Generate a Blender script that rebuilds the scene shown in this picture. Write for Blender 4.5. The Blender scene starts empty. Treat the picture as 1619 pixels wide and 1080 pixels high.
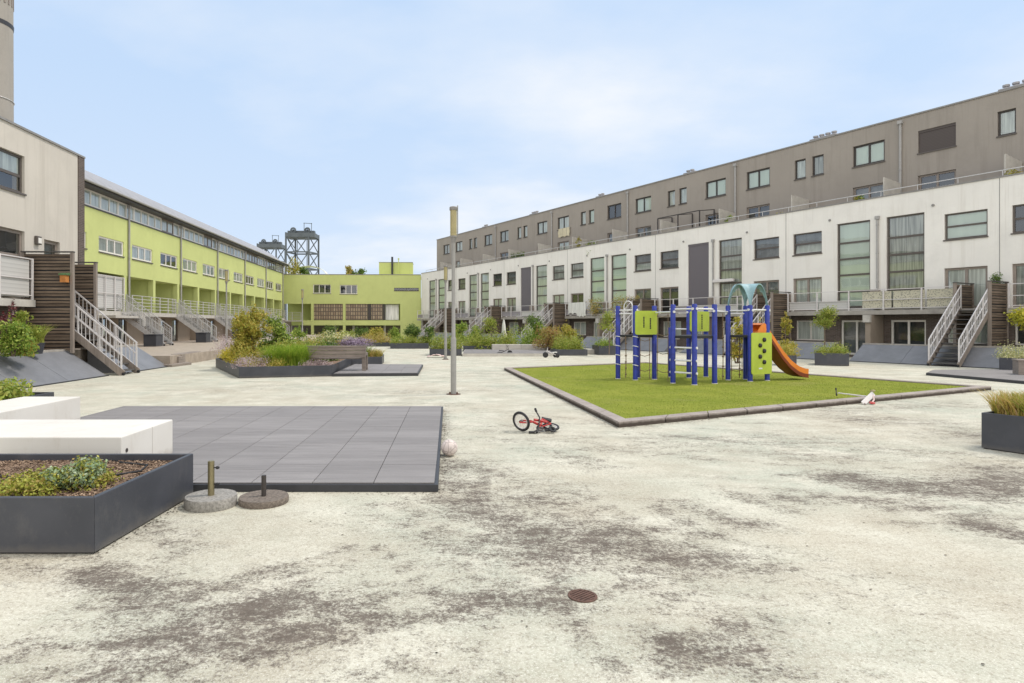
import bpy, bmesh, math, random
import numpy as np
from mathutils import Vector, Matrix
R = math.radians
scene = bpy.context.scene
C = scene.collection

# ---------------------------------------------------------------- survey of the courtyard (metres)
F, PX, PY, H = 975.0, 712.0, 513.0, 1.65          # lens in photo pixels, principal point, eye height
def gp(px, py, z=0.0):
    "ground survey: point at height z seen at a photo pixel"
    Y = (H - z) * F / (py - PY)
    return Vector(((px - PX) / F * Y, Y, z))
def atY(px, Y, z=0.0):
    return Vector(((px - PX) / F * Y, Y, z))

# ---------------------------------------------------------------- mesh helpers
class MB:
    def __init__(s): s.v = []; s.f = []; s.m = []
    def poly(s, pts, m=0):
        n = len(s.v); s.v += [tuple(p) for p in pts]; s.f.append(tuple(range(n, n + len(pts)))); s.m.append(m)
    def hexa(s, P, m=0):            # 8 points: bottom ring 0-3 (ccw), top ring 4-7
        n = len(s.v); s.v += [tuple(p) for p in P]
        for q in ((3,2,1,0),(4,5,6,7),(0,1,5,4),(1,2,6,5),(2,3,7,6),(3,0,4,7)):
            s.f.append(tuple(n + i for i in q)); s.m.append(m)
    def box(s, x0, x1, y0, y1, z0, z1, m=0):
        s.hexa([(x0,y0,z0),(x1,y0,z0),(x1,y1,z0),(x0,y1,z0),(x0,y0,z1),(x1,y0,z1),(x1,y1,z1),(x0,y1,z1)], m)
    def prism(s, pts, z0, z1, m=0):  # pts ccw 2D
        n = len(s.v); k = len(pts)
        s.v += [(p[0],p[1],z0) for p in pts] + [(p[0],p[1],z1) for p in pts]
        s.f.append(tuple(n + i for i in reversed(range(k)))); s.m.append(m)
        s.f.append(tuple(n + k + i for i in range(k))); s.m.append(m)
        for i in range(k):
            j = (i + 1) % k
            s.f.append((n+i, n+j, n+k+j, n+k+i)); s.m.append(m)
    def bar(s, a, b, w, h, m=0, up=(0,0,1)):   # rectangular bar from a to b
        a, b = Vector(a), Vector(b); d = (b - a).normalized(); u = Vector(up)
        if abs(d.dot(u)) > .98: u = Vector((0,1,0))
        x = d.cross(u).normalized() * (w/2); y = x.cross(d).normalized() * (h/2)
        s.hexa([a-x-y, a+x-y, a+x+y, a-x+y, b-x-y, b+x-y, b+x+y, b-x+y], m)
    def tube(s, pts, r, n=8, m=0, cap=True, closed=False):
        pts = [Vector(p) for p in pts]; k = len(pts); base = len(s.v)
        rr = r if isinstance(r, (list, tuple)) else [r] * k
        prev = None
        for i, p in enumerate(pts):
            if closed: d = pts[(i+1) % k] - pts[i-1]
            else: d = pts[min(i+1,k-1)] - pts[max(i-1,0)]
            d.normalize()
            if prev is None:
                u = Vector((0,0,1)) if abs(d.z) < .9 else Vector((0,1,0))
                x = d.cross(u).normalized()
            else:
                x = (prev - d * prev.dot(d)).normalized()
            prev = x; y = d.cross(x)
            for j in range(n):
                a = 2*math.pi*j/n
                s.v.append(tuple(p + (x*math.cos(a) + y*math.sin(a)) * rr[i]))
        for i in range(k if closed else k-1):
            i2 = (i+1) % k
            for j in range(n):
                j2 = (j+1) % n
                s.f.append((base+i*n+j, base+i*n+j2, base+i2*n+j2, base+i2*n+j)); s.m.append(m)
        if cap and not closed:
            s.f.append(tuple(base + j for j in reversed(range(n)))); s.m.append(m)
            s.f.append(tuple(base + (k-1)*n + j for j in range(n))); s.m.append(m)
    def lathe(s, prof, c=(0,0,0), n=24, m=0, axis=(0,0,1)):   # prof: (r, h) list from bottom to top
        c = Vector(c); ax = Vector(axis).normalized()
        u = Vector((0,0,1)) if abs(ax.z) < .9 else Vector((1,0,0))
        x = ax.cross(u).normalized() if abs(ax.z) < .9 else Vector((1,0,0)); y = ax.cross(x)
        base = len(s.v)
        for r, h in prof:
            for j in range(n):
                a = 2*math.pi*j/n
                s.v.append(tuple(c + ax*h + (x*math.cos(a) + y*math.sin(a))*r))
        for i in range(len(prof)-1):
            for j in range(n):
                j2 = (j+1) % n
                s.f.append((base+i*n+j, base+i*n+j2, base+(i+1)*n+j2, base+(i+1)*n+j)); s.m.append(m)
        s.f.append(tuple(base + j for j in reversed(range(n)))); s.m.append(m)
        s.f.append(tuple(base + (len(prof)-1)*n + j for j in range(n))); s.m.append(m)
    def torus(s, c, axis, RR, r, n=28, k=8, m=0, arc=1.0):
        c = Vector(c); ax = Vector(axis).normalized()
        u = Vector((0,0,1)) if abs(ax.z) < .9 else Vector((1,0,0))
        x = ax.cross(u).normalized(); y = ax.cross(x)
        s.tube([c + (x*math.cos(2*math.pi*i/n) + y*math.sin(2*math.pi*i/n))*RR for i in range(n)], r, k, m, closed=True)
    def mesh(s, name, mats, smooth=False):
        me = bpy.data.meshes.new(name)
        me.from_pydata(s.v, [], s.f)
        mats = mats if isinstance(mats, (list, tuple)) else [mats]
        for mm in mats: me.materials.append(mm)
        if len(mats) > 1: me.polygons.foreach_set('material_index', s.m)
        if smooth: me.polygons.foreach_set('use_smooth', [True]*len(me.polygons))
        me.update()
        return me
    def build(s, name, mats, parent=None, smooth=False, bevel=0, loc=None, rotz=None, fix=False):
        me = s.mesh(name, mats, False)
        if fix:
            bm = bmesh.new(); bm.from_mesh(me); bmesh.ops.recalc_face_normals(bm, faces=bm.faces); bm.to_mesh(me); bm.free()
        if smooth:
            me.polygons.foreach_set('use_smooth', [True]*len(me.polygons))
            try: me.set_sharp_from_angle(angle=R(40))
            except Exception: pass
        o = bpy.data.objects.new(name, me); C.objects.link(o)
        if parent: o.parent = parent
        if loc is not None: o.location = loc
        if rotz is not None: o.rotation_euler = (0,0,rotz)
        if bevel:
            b = o.modifiers.new('edge', 'BEVEL'); b.width = bevel; b.segments = 2; b.limit_method = 'ANGLE'; b.angle_limit = R(40)
        return o

def tag(o, label=None, cat=None, group=None, kind=None):
    if label: o['label'] = label
    if cat: o['category'] = cat
    if group: o['group'] = group
    if kind: o['kind'] = kind
    return o
def thing(name, label, cat, loc=(0,0,0), rotz=0, group=None):
    o = bpy.data.objects.new(name, None); C.objects.link(o)
    o.location = loc; o.rotation_euler = (0,0,rotz); o.empty_display_size = .2
    return tag(o, label, cat, group)
def link(name, me, parent, loc=(0,0,0)):
    o = bpy.data.objects.new(name, me); C.objects.link(o); o.parent = parent; o.location = loc
    return o
def dup(root, loc=None, rotz=None, label=None, group=None):
    r = root.copy(); C.objects.link(r)
    if loc is not None: r.location = loc
    if rotz is not None: r.rotation_euler = (0,0,rotz)
    if label: r['label'] = label
    if group: r['group'] = group
    for ch in list(root.children):
        c = ch.copy(); C.objects.link(c); c.parent = r
        for g in list(ch.children):
            d = g.copy(); C.objects.link(d); d.parent = c
    return r

# ---------------------------------------------------------------- materials
def nodes(name):
    m = bpy.data.materials.new(name); m.use_nodes = True
    nt = m.node_tree; nt.nodes.clear()
    out = nt.nodes.new('ShaderNodeOutputMaterial'); b = nt.nodes.new('ShaderNodeBsdfPrincipled')
    nt.links.new(b.outputs[0], out.inputs[0])
    return m, nt, b, out
def N(nt, t, **kw):
    n = nt.nodes.new(t)
    for k, v in kw.items():
        if k.startswith('i_'):
            key = k[2:]
            n.inputs[int(key) if key.isdigit() else key.replace('_', ' ')].default_value = v
        else: setattr(n, k, v)
    return n
def mix(nt, a, b, fac, mode='MIX'):
    n = nt.nodes.new('ShaderNodeMix'); n.data_type = 'RGBA'; n.blend_type = mode; n.clamp_result = False
    for sock, v in ((n.inputs[0], fac), (n.inputs[6], a), (n.inputs[7], b)):
        if hasattr(v, 'is_linked') or isinstance(v, bpy.types.NodeSocket): nt.links.new(v, sock)
        elif isinstance(v, (int, float)): sock.default_value = v
        else: sock.default_value = (*v[:3], 1)
    return n.outputs[2]
def noise(nt, scale, detail=4, rough=.55, stretch=None, coord='Object', off=(0,0,0)):
    tc = nt.nodes.new('ShaderNodeTexCoord'); mp = nt.nodes.new('ShaderNodeMapping')
    mp.inputs['Location'].default_value = off
    if stretch: mp.inputs['Scale'].default_value = stretch
    nt.links.new(tc.outputs[coord], mp.inputs[0])
    n = nt.nodes.new('ShaderNodeTexNoise'); n.inputs['Scale'].default_value = scale
    n.inputs['Detail'].default_value = detail; n.inputs['Roughness'].default_value = rough
    nt.links.new(mp.outputs[0], n.inputs['Vector'])
    return n.outputs['Fac']
def ramp(nt, fac, stops, interp='LINEAR'):
    n = nt.nodes.new('ShaderNodeValToRGB'); e = n.color_ramp.elements; n.color_ramp.interpolation = interp
    while len(e) > 1: e.remove(e[-1])
    e[0].position = stops[0][0]
    def col(c): return (c, c, c, 1) if isinstance(c, (int, float)) else (*c[:3], 1)
    e[0].color = col(stops[0][1])
    for p, c in stops[1:]:
        x = e.new(p); x.color = col(c)
    if fac is not None: nt.links.new(fac, n.inputs[0])
    return n.outputs[0]
def bump(nt, b, h, strength=.3, dist=.02):
    n = nt.nodes.new('ShaderNodeBump'); n.inputs['Strength'].default_value = strength; n.inputs['Distance'].default_value = dist
    nt.links.new(h, n.inputs['Height']); nt.links.new(n.outputs[0], b.inputs['Normal'])
def mul(c, k): return tuple(x*k for x in c)

def simple(name, col, rough=.6, metal=0, var=.18, scale=6, bumps=0, spec=.5, bscale=80):
    m, nt, b, _ = nodes(name)
    n1 = noise(nt, scale, 6, .65)
    c = mix(nt, mul(col, 1-var), mul(col, 1+var), ramp(nt, n1, [(.3,0),(.7,1)]))
    n2 = noise(nt, scale*9, 3)
    c = mix(nt, c, mul(col, 1-var*1.6), ramp(nt, n2, [(.55,0),(.8,.6)]))
    nt.links.new(c, b.inputs['Base Color'])
    b.inputs['Roughness'].default_value = rough; b.inputs['Metallic'].default_value = metal
    b.inputs['Specular IOR Level'].default_value = spec
    if bumps: bump(nt, b, noise(nt, bscale, 4), bumps, .01)
    return m

def plaster(name, col, stain=(.35,.32,.28), amount=.35, grain=.25):
    m, nt, b, _ = nodes(name)
    big = noise(nt, .35, 5, .6)
    c = mix(nt, mul(col,.93), mul(col,1.04), ramp(nt, big, [(.3,0),(.7,1)]))
    streak = noise(nt, 1.0, 6, .7, stretch=(2.2,2.2,.12))
    c = mix(nt, c, stain, ramp(nt, streak, [(.52,0),(.78,amount)]))
    drip = noise(nt, 1.0, 5, .7, stretch=(9,9,.25), off=(2,8,1))
    zone = noise(nt, .5, 4, .6, off=(8,1,4))
    dm = N(nt, 'ShaderNodeMath', operation='MULTIPLY'); nt.links.new(ramp(nt, drip, [(.52,0),(.72,1)]), dm.inputs[0]); nt.links.new(ramp(nt, zone, [(.42,0),(.66,amount)]), dm.inputs[1])
    c = mix(nt, c, stain, dm.outputs[0])
    blot = noise(nt, .8, 8, .72, off=(5,3,1))
    c = mix(nt, c, mul(col,.86), ramp(nt, blot, [(.5,0),(.7,.6)]))
    fine = noise(nt, 30, 4, .7)
    c = mix(nt, c, mul(col,.8), ramp(nt, fine, [(.5,0),(.8,grain)]))
    nt.links.new(c, b.inputs['Base Color']); b.inputs['Roughness'].default_value = .9
    b.inputs['Specular IOR Level'].default_value = .2
    bump(nt, b, noise(nt, 60, 5, .7), .25, .01)
    return m

def brickmat(name, c1, c2, mortar, horizontal=True):
    m, nt, b, _ = nodes(name)
    tc = N(nt, 'ShaderNodeTexCoord'); sp = N(nt, 'ShaderNodeSeparateXYZ'); cb = N(nt, 'ShaderNodeCombineXYZ')
    nt.links.new(tc.outputs['Object'], sp.inputs[0])
    ad = N(nt, 'ShaderNodeMath', operation='ADD'); nt.links.new(sp.outputs[0], ad.inputs[0]); nt.links.new(sp.outputs[1], ad.inputs[1])
    nt.links.new(ad.outputs[0], cb.inputs[0]); nt.links.new(sp.outputs[2], cb.inputs[1])
    br = N(nt, 'ShaderNodeTexBrick'); nt.links.new(cb.outputs[0], br.inputs['Vector'])
    br.inputs['Scale'].default_value = 1; br.inputs['Brick Width'].default_value = .22; br.inputs['Row Height'].default_value = .065
    br.inputs['Mortar Size'].default_value = .009; br.inputs['Bias'].default_value = 0
    br.inputs['Color1'].default_value = (*c1,1); br.inputs['Color2'].default_value = (*c2,1); br.inputs['Mortar'].default_value = (*mortar,1)
    n1 = noise(nt, 2, 5)
    c = mix(nt, br.outputs[0], mul(c1,.6), ramp(nt, n1, [(.5,0),(.75,.5)]))
    nt.links.new(c, b.inputs['Base Color']); b.inputs['Roughness'].default_value = .85
    return m

def woodmat(name, c1, c2, axis='x', rough=.75, scale=1.0, ring=14):
    m, nt, b, _ = nodes(name)
    st = {'x': (.6,9,9), 'y': (9,.6,9), 'z': (9,9,.6)}[axis]
    g = noise(nt, 2.2*scale, 8, .7, stretch=st)
    c = mix(nt, c1, c2, ramp(nt, g, [(.32,0),(.68,1)]))
    g2 = noise(nt, .9, 4, .6)
    c = mix(nt, c, mul(c1,.65), ramp(nt, g2, [(.45,0),(.75,.55)]))
    nt.links.new(c, b.inputs['Base Color']); b.inputs['Roughness'].default_value = rough
    bump(nt, b, g, .3, .01)
    return m

def leafmat(name, cols, trans=.25, rough=.5):
    m, nt, b, out = nodes(name)
    g = N(nt, 'ShaderNodeNewGeometry')
    k = len(cols)
    c = ramp(nt, g.outputs['Random Per Island'], [((i+.5)/k, cc) for i, cc in enumerate(cols)])
    big = noise(nt, 3.0, 3)
    c = mix(nt, c, mul(cols[0], .75), ramp(nt, big, [(.42,0),(.72,.55)]))
    nt.links.new(c, b.inputs['Base Color']); b.inputs['Roughness'].default_value = rough
    b.inputs['Specular IOR Level'].default_value = .3
    t = N(nt, 'ShaderNodeBsdfTranslucent'); nt.links.new(c, t.inputs[0])
    mx = N(nt, 'ShaderNodeMixShader'); mx.inputs[0].default_value = trans
    nt.links.new(b.outputs[0], mx.inputs[1]); nt.links.new(t.outputs[0], mx.inputs[2]); nt.links.new(mx.outputs[0], out.inputs[0])
    return m

def glassmat(name, tint=(.85,.9,.88), refl=.32):
    m = bpy.data.materials.new(name); m.use_nodes = True; nt = m.node_tree; nt.nodes.clear()
    out = N(nt, 'ShaderNodeOutputMaterial'); t = N(nt, 'ShaderNodeBsdfTransparent'); t.inputs[0].default_value = (*tint,1)
    g = N(nt, 'ShaderNodeBsdfGlossy'); g.inputs['Roughness'].default_value = .015; g.inputs[0].default_value = (.95,.97,1,1)
    lw = N(nt, 'ShaderNodeFresnel'); lw.inputs[0].default_value = 1.5
    ma = N(nt, 'ShaderNodeMath', operation='MULTIPLY_ADD'); ma.inputs[1].default_value = .75; ma.inputs[2].default_value = refl*.3; ma.use_clamp = True
    nt.links.new(lw.outputs[0], ma.inputs[0])
    bp = N(nt, 'ShaderNodeBump'); bp.inputs['Strength'].default_value = .04; bp.inputs['Distance'].default_value = .05
    nt.links.new(noise(nt, 1.2, 2), bp.inputs['Height']); nt.links.new(bp.outputs[0], g.inputs['Normal'])
    mx = N(nt, 'ShaderNodeMixShader')
    nt.links.new(ma.outputs[0], mx.inputs[0]); nt.links.new(t.outputs[0], mx.inputs[1]); nt.links.new(g.outputs[0], mx.inputs[2])
    nt.links.new(mx.outputs[0], out.inputs[0])
    return m

def curtainmat(name, col, folds=14, depth=.35):
    m, nt, b, _ = nodes(name)
    g = noise(nt, folds, 2, .5, stretch=(1,1,.04))
    c = mix(nt, mul(col,1-depth), col, ramp(nt, g, [(.35,0),(.62,1)]))  # fold shade painted as darker upright streaks
    nt.links.new(c, b.inputs['Base Color']); b.inputs['Roughness'].default_value = .95; b.inputs['Specular IOR Level'].default_value = .1
    return m
def slatmat(name, col, pitch=.05, dark=.6):
    m, nt, b, _ = nodes(name)
    tc = N(nt, 'ShaderNodeTexCoord'); sp = N(nt, 'ShaderNodeSeparateXYZ'); nt.links.new(tc.outputs['Object'], sp.inputs[0])
    a = N(nt, 'ShaderNodeMath', operation='DIVIDE'); a.inputs[1].default_value = pitch; nt.links.new(sp.outputs[2], a.inputs[0])
    f = N(nt, 'ShaderNodeMath', operation='FRACT'); nt.links.new(a.outputs[0], f.inputs[0])
    c = ramp(nt, f.outputs[0], [(0,mul(col,dark)),(.15,col),(.8,mul(col,.92)),(1,mul(col,dark))])
    nt.links.new(c, b.inputs['Base Color']); b.inputs['Roughness'].default_value = .6
    return m

def groundmat():
    m, nt, b, _ = nodes('worn_mint_coating')
    big = noise(nt, .35, 6, .6)
    c = mix(nt, (.515,.48,.385), (.46,.48,.395), ramp(nt, big, [(.38,0),(.62,1)]))
    mid = noise(nt, 1.3, 8, .72, off=(3,7,0))
    c = mix(nt, c, (.625,.605,.505), ramp(nt, mid, [(.45,0),(.62,.95)]))
    tan = noise(nt, .8, 8, .75, off=(13,2,0))
    c = mix(nt, c, (.37,.33,.25), ramp(nt, tan, [(.48,0),(.68,.55)]))
    st = noise(nt, 2.6, 8, .78, stretch=(.45,1.5,1), off=(6,6,0))
    c = mix(nt, c, (.36,.315,.25), ramp(nt, st, [(.51,0),(.70,.5)]))
    gr = noise(nt, 30, 5, .9)
    c = mix(nt, c, (.22,.175,.12), ramp(nt, gr, [(.49,0),(.68,.8)]))
    gr2 = noise(nt, 75, 3, .9, off=(1,1,0))
    c = mix(nt, c, (.82,.805,.73), ramp(nt, gr2, [(.52,0),(.68,.8)]))
    # dirt where the coating has worn off (vertex weights say where, noise says how ragged)
    at = N(nt, 'ShaderNodeAttribute'); at.attribute_name = 'dirt'; at.attribute_type = 'GEOMETRY'
    a0 = N(nt, 'ShaderNodeMath', operation='MULTIPLY'); nt.links.new(at.outputs['Fac'], a0.inputs[0]); a0.inputs[1].default_value = 1.12
    acc = a0.outputs[0]
    for sc, de, ro, k, st_, off in ((.9,6,.65,1.4,(.8,1.3,1),(7,1,0)), (4.5,8,.78,2.6,(.7,1.2,1),(0,0,0)), (15,6,.85,3.0,None,(2,5,0)), (44,4,.9,3.2,None,(9,3,0))):
        n = noise(nt, sc, de, ro, stretch=st_, off=off)
        s_ = N(nt, 'ShaderNodeMath', operation='SUBTRACT'); nt.links.new(n, s_.inputs[0]); s_.inputs[1].default_value = .5
        ma = N(nt, 'ShaderNodeMath', operation='MULTIPLY_ADD'); nt.links.new(s_.outputs[0], ma.inputs[0]); ma.inputs[1].default_value = k
        nt.links.new(acc, ma.inputs[2]); acc = ma.outputs[0]
    mr = N(nt, 'ShaderNodeMapRange'); mr.interpolation_type = 'SMOOTHSTEP'
    nt.links.new(acc, mr.inputs[0]); mr.inputs[1].default_value = .34; mr.inputs[2].default_value = 1.36
    mr.inputs[3].default_value = 0; mr.inputs[4].default_value = .93
    dn = noise(nt, 11, 7, .85, off=(4,4,0))
    dirt = mix(nt, (.065,.050,.043), (.175,.145,.122), ramp(nt, dn, [(.33,0),(.67,1)]))
    c = mix(nt, c, dirt, mr.outputs[0])
    nt.links.new(c, b.inputs['Base Color']); b.inputs['Roughness'].default_value = .95; b.inputs['Specular IOR Level'].default_value = .08
    bump(nt, b, gr, .35, .01)
    return m

def turfmat():
    m, nt, b, _ = nodes('artificial_turf')
    n1 = noise(nt, .9, 5, .6); n2 = noise(nt, 70, 4, .8); n3 = noise(nt, 9, 5, .7)
    c = mix(nt, (.19,.235,.03), (.275,.30,.05), ramp(nt, n1, [(.35,0),(.65,1)]))
    c = mix(nt, c, (.34,.34,.085), ramp(nt, n3, [(.48,0),(.75,.6)]))
    c = mix(nt, c, (.10,.125,.02), ramp(nt, n2, [(.47,0),(.66,.7)]))
    wear = noise(nt, .55, 6, .7, off=(4,1,0))
    c = mix(nt, c, (.30,.27,.11), ramp(nt, wear, [(.54,0),(.72,.55)]))
    nt.links.new(c, b.inputs['Base Color']); b.inputs['Roughness'].default_value = .95; b.inputs['Specular IOR Level'].default_value = .05
    bump(nt, b, n2, .5, .015)
    return m

def deckmat(name, c1, c2):
    m, nt, b, _ = nodes(name)
    g = noise(nt, 2.4, 9, .75, stretch=(.8,16,16))
    c = mix(nt, c1, c2, ramp(nt, g, [(.35,0),(.65,1)]))
    l = noise(nt, .8, 6, .65, stretch=(.4,2.6,1), off=(2,9,0))
    c = mix(nt, c, mul(c2,1.16), ramp(nt, l, [(.45,0),(.72,.8)]))
    d = noise(nt, 45, 4, .8)
    c = mix(nt, c, mul(c1,.7), ramp(nt, d, [(.55,0),(.75,.45)]))
    gi = N(nt, 'ShaderNodeNewGeometry')
    c = mix(nt, c, mul(c1,.95), ramp(nt, gi.outputs['Random Per Island'], [(0,0),(1,.3)]))
    nt.links.new(c, b.inputs['Base Color']); b.inputs['Roughness'].default_value = .7
    b.inputs['Specular IOR Level'].default_value = .15
    bump(nt, b, g, .25, .004)
    return m

M = {}
M['ground'] = groundmat()
M['turf'] = turfmat()
M['white_wall'] = plaster('white_render', (.82,.795,.75), (.54,.49,.43), .45, .12)
M['pale_wall'] = plaster('beige_white_render', (.59,.55,.49), (.38,.34,.29), .55, .16)
M['grey_wall'] = plaster('grey_brown_render', (.345,.31,.275), (.22,.195,.17), .55, .18)
M['green_wall'] = plaster('lime_render', (.57,.62,.25), (.45,.49,.20), .25, .12)
M['brick'] = brickmat('dark_brick', (.085,.062,.052), (.13,.095,.078), (.16,.145,.13))
M['beige_wall'] = plaster('beige_render', (.33,.275,.22), (.25,.2,.16), .35)
M['concrete'] = simple('concrete', (.36,.335,.30), .85, var=.2, scale=2.5, bumps=.3)
M['conc_light'] = simple('light_concrete', (.50,.475,.43), .85, var=.14, scale=3, bumps=.2)
M['chimney'] = plaster('chimney_concrete', (.36,.335,.30), (.22,.2,.18), .5)
M['kerb'] = simple('kerb_concrete', (.31,.265,.235), .9, var=.2, scale=3, bumps=.5)
def kerbmat():
    m, nt, b, _ = nodes('weathered_kerb'); n1 = noise(nt, 3, 6, .7); n2 = noise(nt, 40, 4, .8)
    c = mix(nt, (.31,.27,.245), (.41,.365,.335), ramp(nt, n1, [(.35,0),(.65,1)])); c = mix(nt, c, (.13,.105,.09), ramp(nt, n2, [(.5,0),(.7,.6)]))
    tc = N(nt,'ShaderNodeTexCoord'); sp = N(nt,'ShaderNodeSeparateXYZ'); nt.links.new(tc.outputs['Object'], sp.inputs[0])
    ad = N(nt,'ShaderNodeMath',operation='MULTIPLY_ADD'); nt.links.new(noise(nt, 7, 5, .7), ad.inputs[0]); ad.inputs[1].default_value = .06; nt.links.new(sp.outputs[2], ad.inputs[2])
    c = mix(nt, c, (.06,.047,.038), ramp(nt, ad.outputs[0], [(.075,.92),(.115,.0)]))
    nt.links.new(c, b.inputs['Base Color']); b.inputs['Roughness'].default_value = .95; b.inputs['Specular IOR Level'].default_value = .15; return m
M['kerb'] = kerbmat()
M['paving'] = simple('brown_paving', (.38,.32,.26), .9, var=.2, scale=3, bumps=.3)
M['slope'] = simple('slate_grey_panel', (.185,.19,.205), .5, var=.16, scale=1.6, bumps=.1)
M['anthracite'] = simple('anthracite_steel', (.046,.05,.064), .45, var=.3, scale=2.2, bumps=.05, bscale=30)
def steelmat():
    m, nt, b, _ = nodes('anthracite_steel')
    c = mix(nt, (.040,.044,.056), (.058,.062,.076), ramp(nt, noise(nt, 2, 5), [(.35,0),(.65,1)]))
    c = mix(nt, c, (.13,.125,.12), ramp(nt, noise(nt, 3.2, 8, .8, stretch=(1,1,.6), off=(4,2,0)), [(.54,0),(.8,.55)]))
    c = mix(nt, c, (.20,.19,.175), ramp(nt, noise(nt, 55, 5, .85), [(.66,0),(.78,.6)]))
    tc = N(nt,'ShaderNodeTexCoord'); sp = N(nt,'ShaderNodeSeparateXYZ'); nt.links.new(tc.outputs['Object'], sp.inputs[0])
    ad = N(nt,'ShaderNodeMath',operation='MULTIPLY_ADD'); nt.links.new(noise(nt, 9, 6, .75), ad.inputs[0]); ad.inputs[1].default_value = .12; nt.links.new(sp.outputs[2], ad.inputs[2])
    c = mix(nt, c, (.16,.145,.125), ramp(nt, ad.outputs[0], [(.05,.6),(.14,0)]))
    nt.links.new(c, b.inputs['Base Color']); b.inputs['Roughness'].default_value = .45; return m
M['anthracite'] = steelmat()
M['dark_edge'] = simple('dark_edge', (.035,.036,.042), .5, var=.2)
M['deck'] = deckmat('composite_deck', (.19,.18,.178), (.285,.27,.266))
def benchmat():
    m, nt, b, _ = nodes('white_bench_coating')
    c = mix(nt, (.66,.635,.585), (.70,.68,.635), ramp(nt, noise(nt, 1.5, 5), [(.35,0),(.65,1)]))
    c = mix(nt, c, (.52,.47,.40), ramp(nt, noise(nt, 4, 8, .8, stretch=(1,1,.35)), [(.54,0),(.78,.55)]))
    c = mix(nt, c, (.35,.30,.25), ramp(nt, noise(nt, 60, 4, .8), [(.64,0),(.76,.5)]))
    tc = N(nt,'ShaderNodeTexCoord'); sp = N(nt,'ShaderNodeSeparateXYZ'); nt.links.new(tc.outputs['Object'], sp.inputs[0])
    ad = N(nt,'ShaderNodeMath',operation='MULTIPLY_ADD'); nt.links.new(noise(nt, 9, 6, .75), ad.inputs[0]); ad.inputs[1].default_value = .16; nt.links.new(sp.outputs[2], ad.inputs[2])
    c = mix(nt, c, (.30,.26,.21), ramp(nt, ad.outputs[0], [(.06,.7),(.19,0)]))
    nt.links.new(c, b.inputs['Base Color']); b.inputs['Roughness'].default_value = .65; b.inputs['Specular IOR Level'].default_value = .3
    bump(nt, b, noise(nt, 90, 4), .08, .01); return m
M['bench_white'] = benchmat()
M['frame_brown'] = simple('taupe_frame', (.10,.085,.075), .45, var=.1)
M['frame_dark'] = simple('dark_brown_frame', (.05,.042,.038), .45, var=.1)
M['frame_white'] = simple('cream_frame', (.78,.75,.70), .45, var=.06)
M['frame_taupe'] = simple('grey_taupe_frame', (.26,.22,.19), .5, var=.1)
M['coping'] = simple('grey_coping', (.25,.24,.23), .5, var=.15)
M['zinc'] = simple('zinc_roof', (.36,.35,.355), .5, metal=.2, var=.1, scale=1.2)
M['pipe'] = simple('grey_pipe', (.36,.35,.34), .45, var=.12)
M['steel'] = simple('galvanised_steel', (.58,.57,.565), .45, metal=.15, var=.15, scale=8)
M['steel_white'] = simple('pale_painted_steel', (.66,.63,.62), .4, var=.1, scale=8)
M['tread'] = simple('dark_tread', (.09,.085,.08), .7, var=.2)
M['glass'] = glassmat('window_glass')
M['glass_green'] = glassmat('greenish_glass', (.88,.95,.90), .34)
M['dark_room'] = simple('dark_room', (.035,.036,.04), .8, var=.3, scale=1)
M['grey_room'] = simple('grey_room', (.27,.27,.28), .8, var=.4, scale=1.2)
M['curtain_white'] = curtainmat('white_curtain', (.88,.87,.84), 13, .35)
M['curtain_green'] = curtainmat('pale_green_blind', (.80,.84,.77), 3, .08)
M['curtain_grey'] = curtainmat('grey_curtain', (.68,.66,.62), 16, .5)
M['blind_purple'] = slatmat('purple_grey_shutter', (.15,.135,.15), .055, .75)
M['blind_brown'] = slatmat('brown_shutter', (.085,.068,.062), .07, .6)
M['screen_wood'] = woodmat('weathered_slats', (.095,.07,.05), (.25,.19,.14), 'y')
M['screen_wood2'] = woodmat('dark_slats', (.075,.053,.037), (.19,.14,.10), 'y')
M['screen_wood3'] = woodmat('pale_slats', (.12,.085,.06), (.26,.20,.145), 'y')
M['post_wood'] = woodmat('grey_post', (.2,.165,.14), (.34,.29,.25), 'z')
M['bench_wood'] = woodmat('grey_brown_bench_wood', (.17,.14,.12), (.32,.27,.235), 'x')
M['sleeper'] = woodmat('grey_sleeper', (.2,.165,.14), (.36,.31,.27), 'y')
M['mesh_panel'] = simple('grey_screen_panel', (.30,.28,.30), .6, var=.15, scale=3)
M['mesh_white'] = slatmat('white_striped_screen', (.55,.54,.52), .12, .78)
M['blue'] = simple('blue_post_paint', (.016,.034,.29), .45, var=.4, scale=5)
M['lime'] = simple('lime_panel', (.42,.52,.05), .5, var=.1, scale=5)
M['black'] = simple('black_rubber', (.018,.018,.02), .6, var=.2)
M['white_bar'] = simple('white_powder_coat', (.72,.72,.74), .35, var=.05)
M['teal'] = simple('teal_plastic', (.24,.38,.42), .5, var=.2, scale=4)
M['orange'] = simple('orange_plastic', (.78,.23,.025), .4, var=.1, scale=3)
M['slide_under'] = simple('shaded_orange_plastic', (.20,.035,.008), .5, var=.2, scale=3)  # orange darkened to paint the shade under and beside the slide
M['rope'] = simple('brown_rope', (.20,.14,.09), .9, var=.3, scale=30)
M['lamp_pole'] = simple('grey_lamp_pole', (.29,.285,.27), .45, var=.12, scale=3)
M['lamp_head'] = simple('yellowed_lamp_glass', (.36,.31,.15), .3, var=.15, scale=6)
M['soil'] = simple('brown_mulch', (.20,.13,.085), .95, var=.5, scale=22, bumps=1, bscale=50)
M['red'] = simple('red_paint', (.42,.035,.03), .35, var=.15, scale=8)
M['rust'] = simple('rusty_iron', (.115,.062,.045), .85, var=.35, scale=30)
M['pot'] = simple('dark_pot', (.04,.042,.055), .5)
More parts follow.
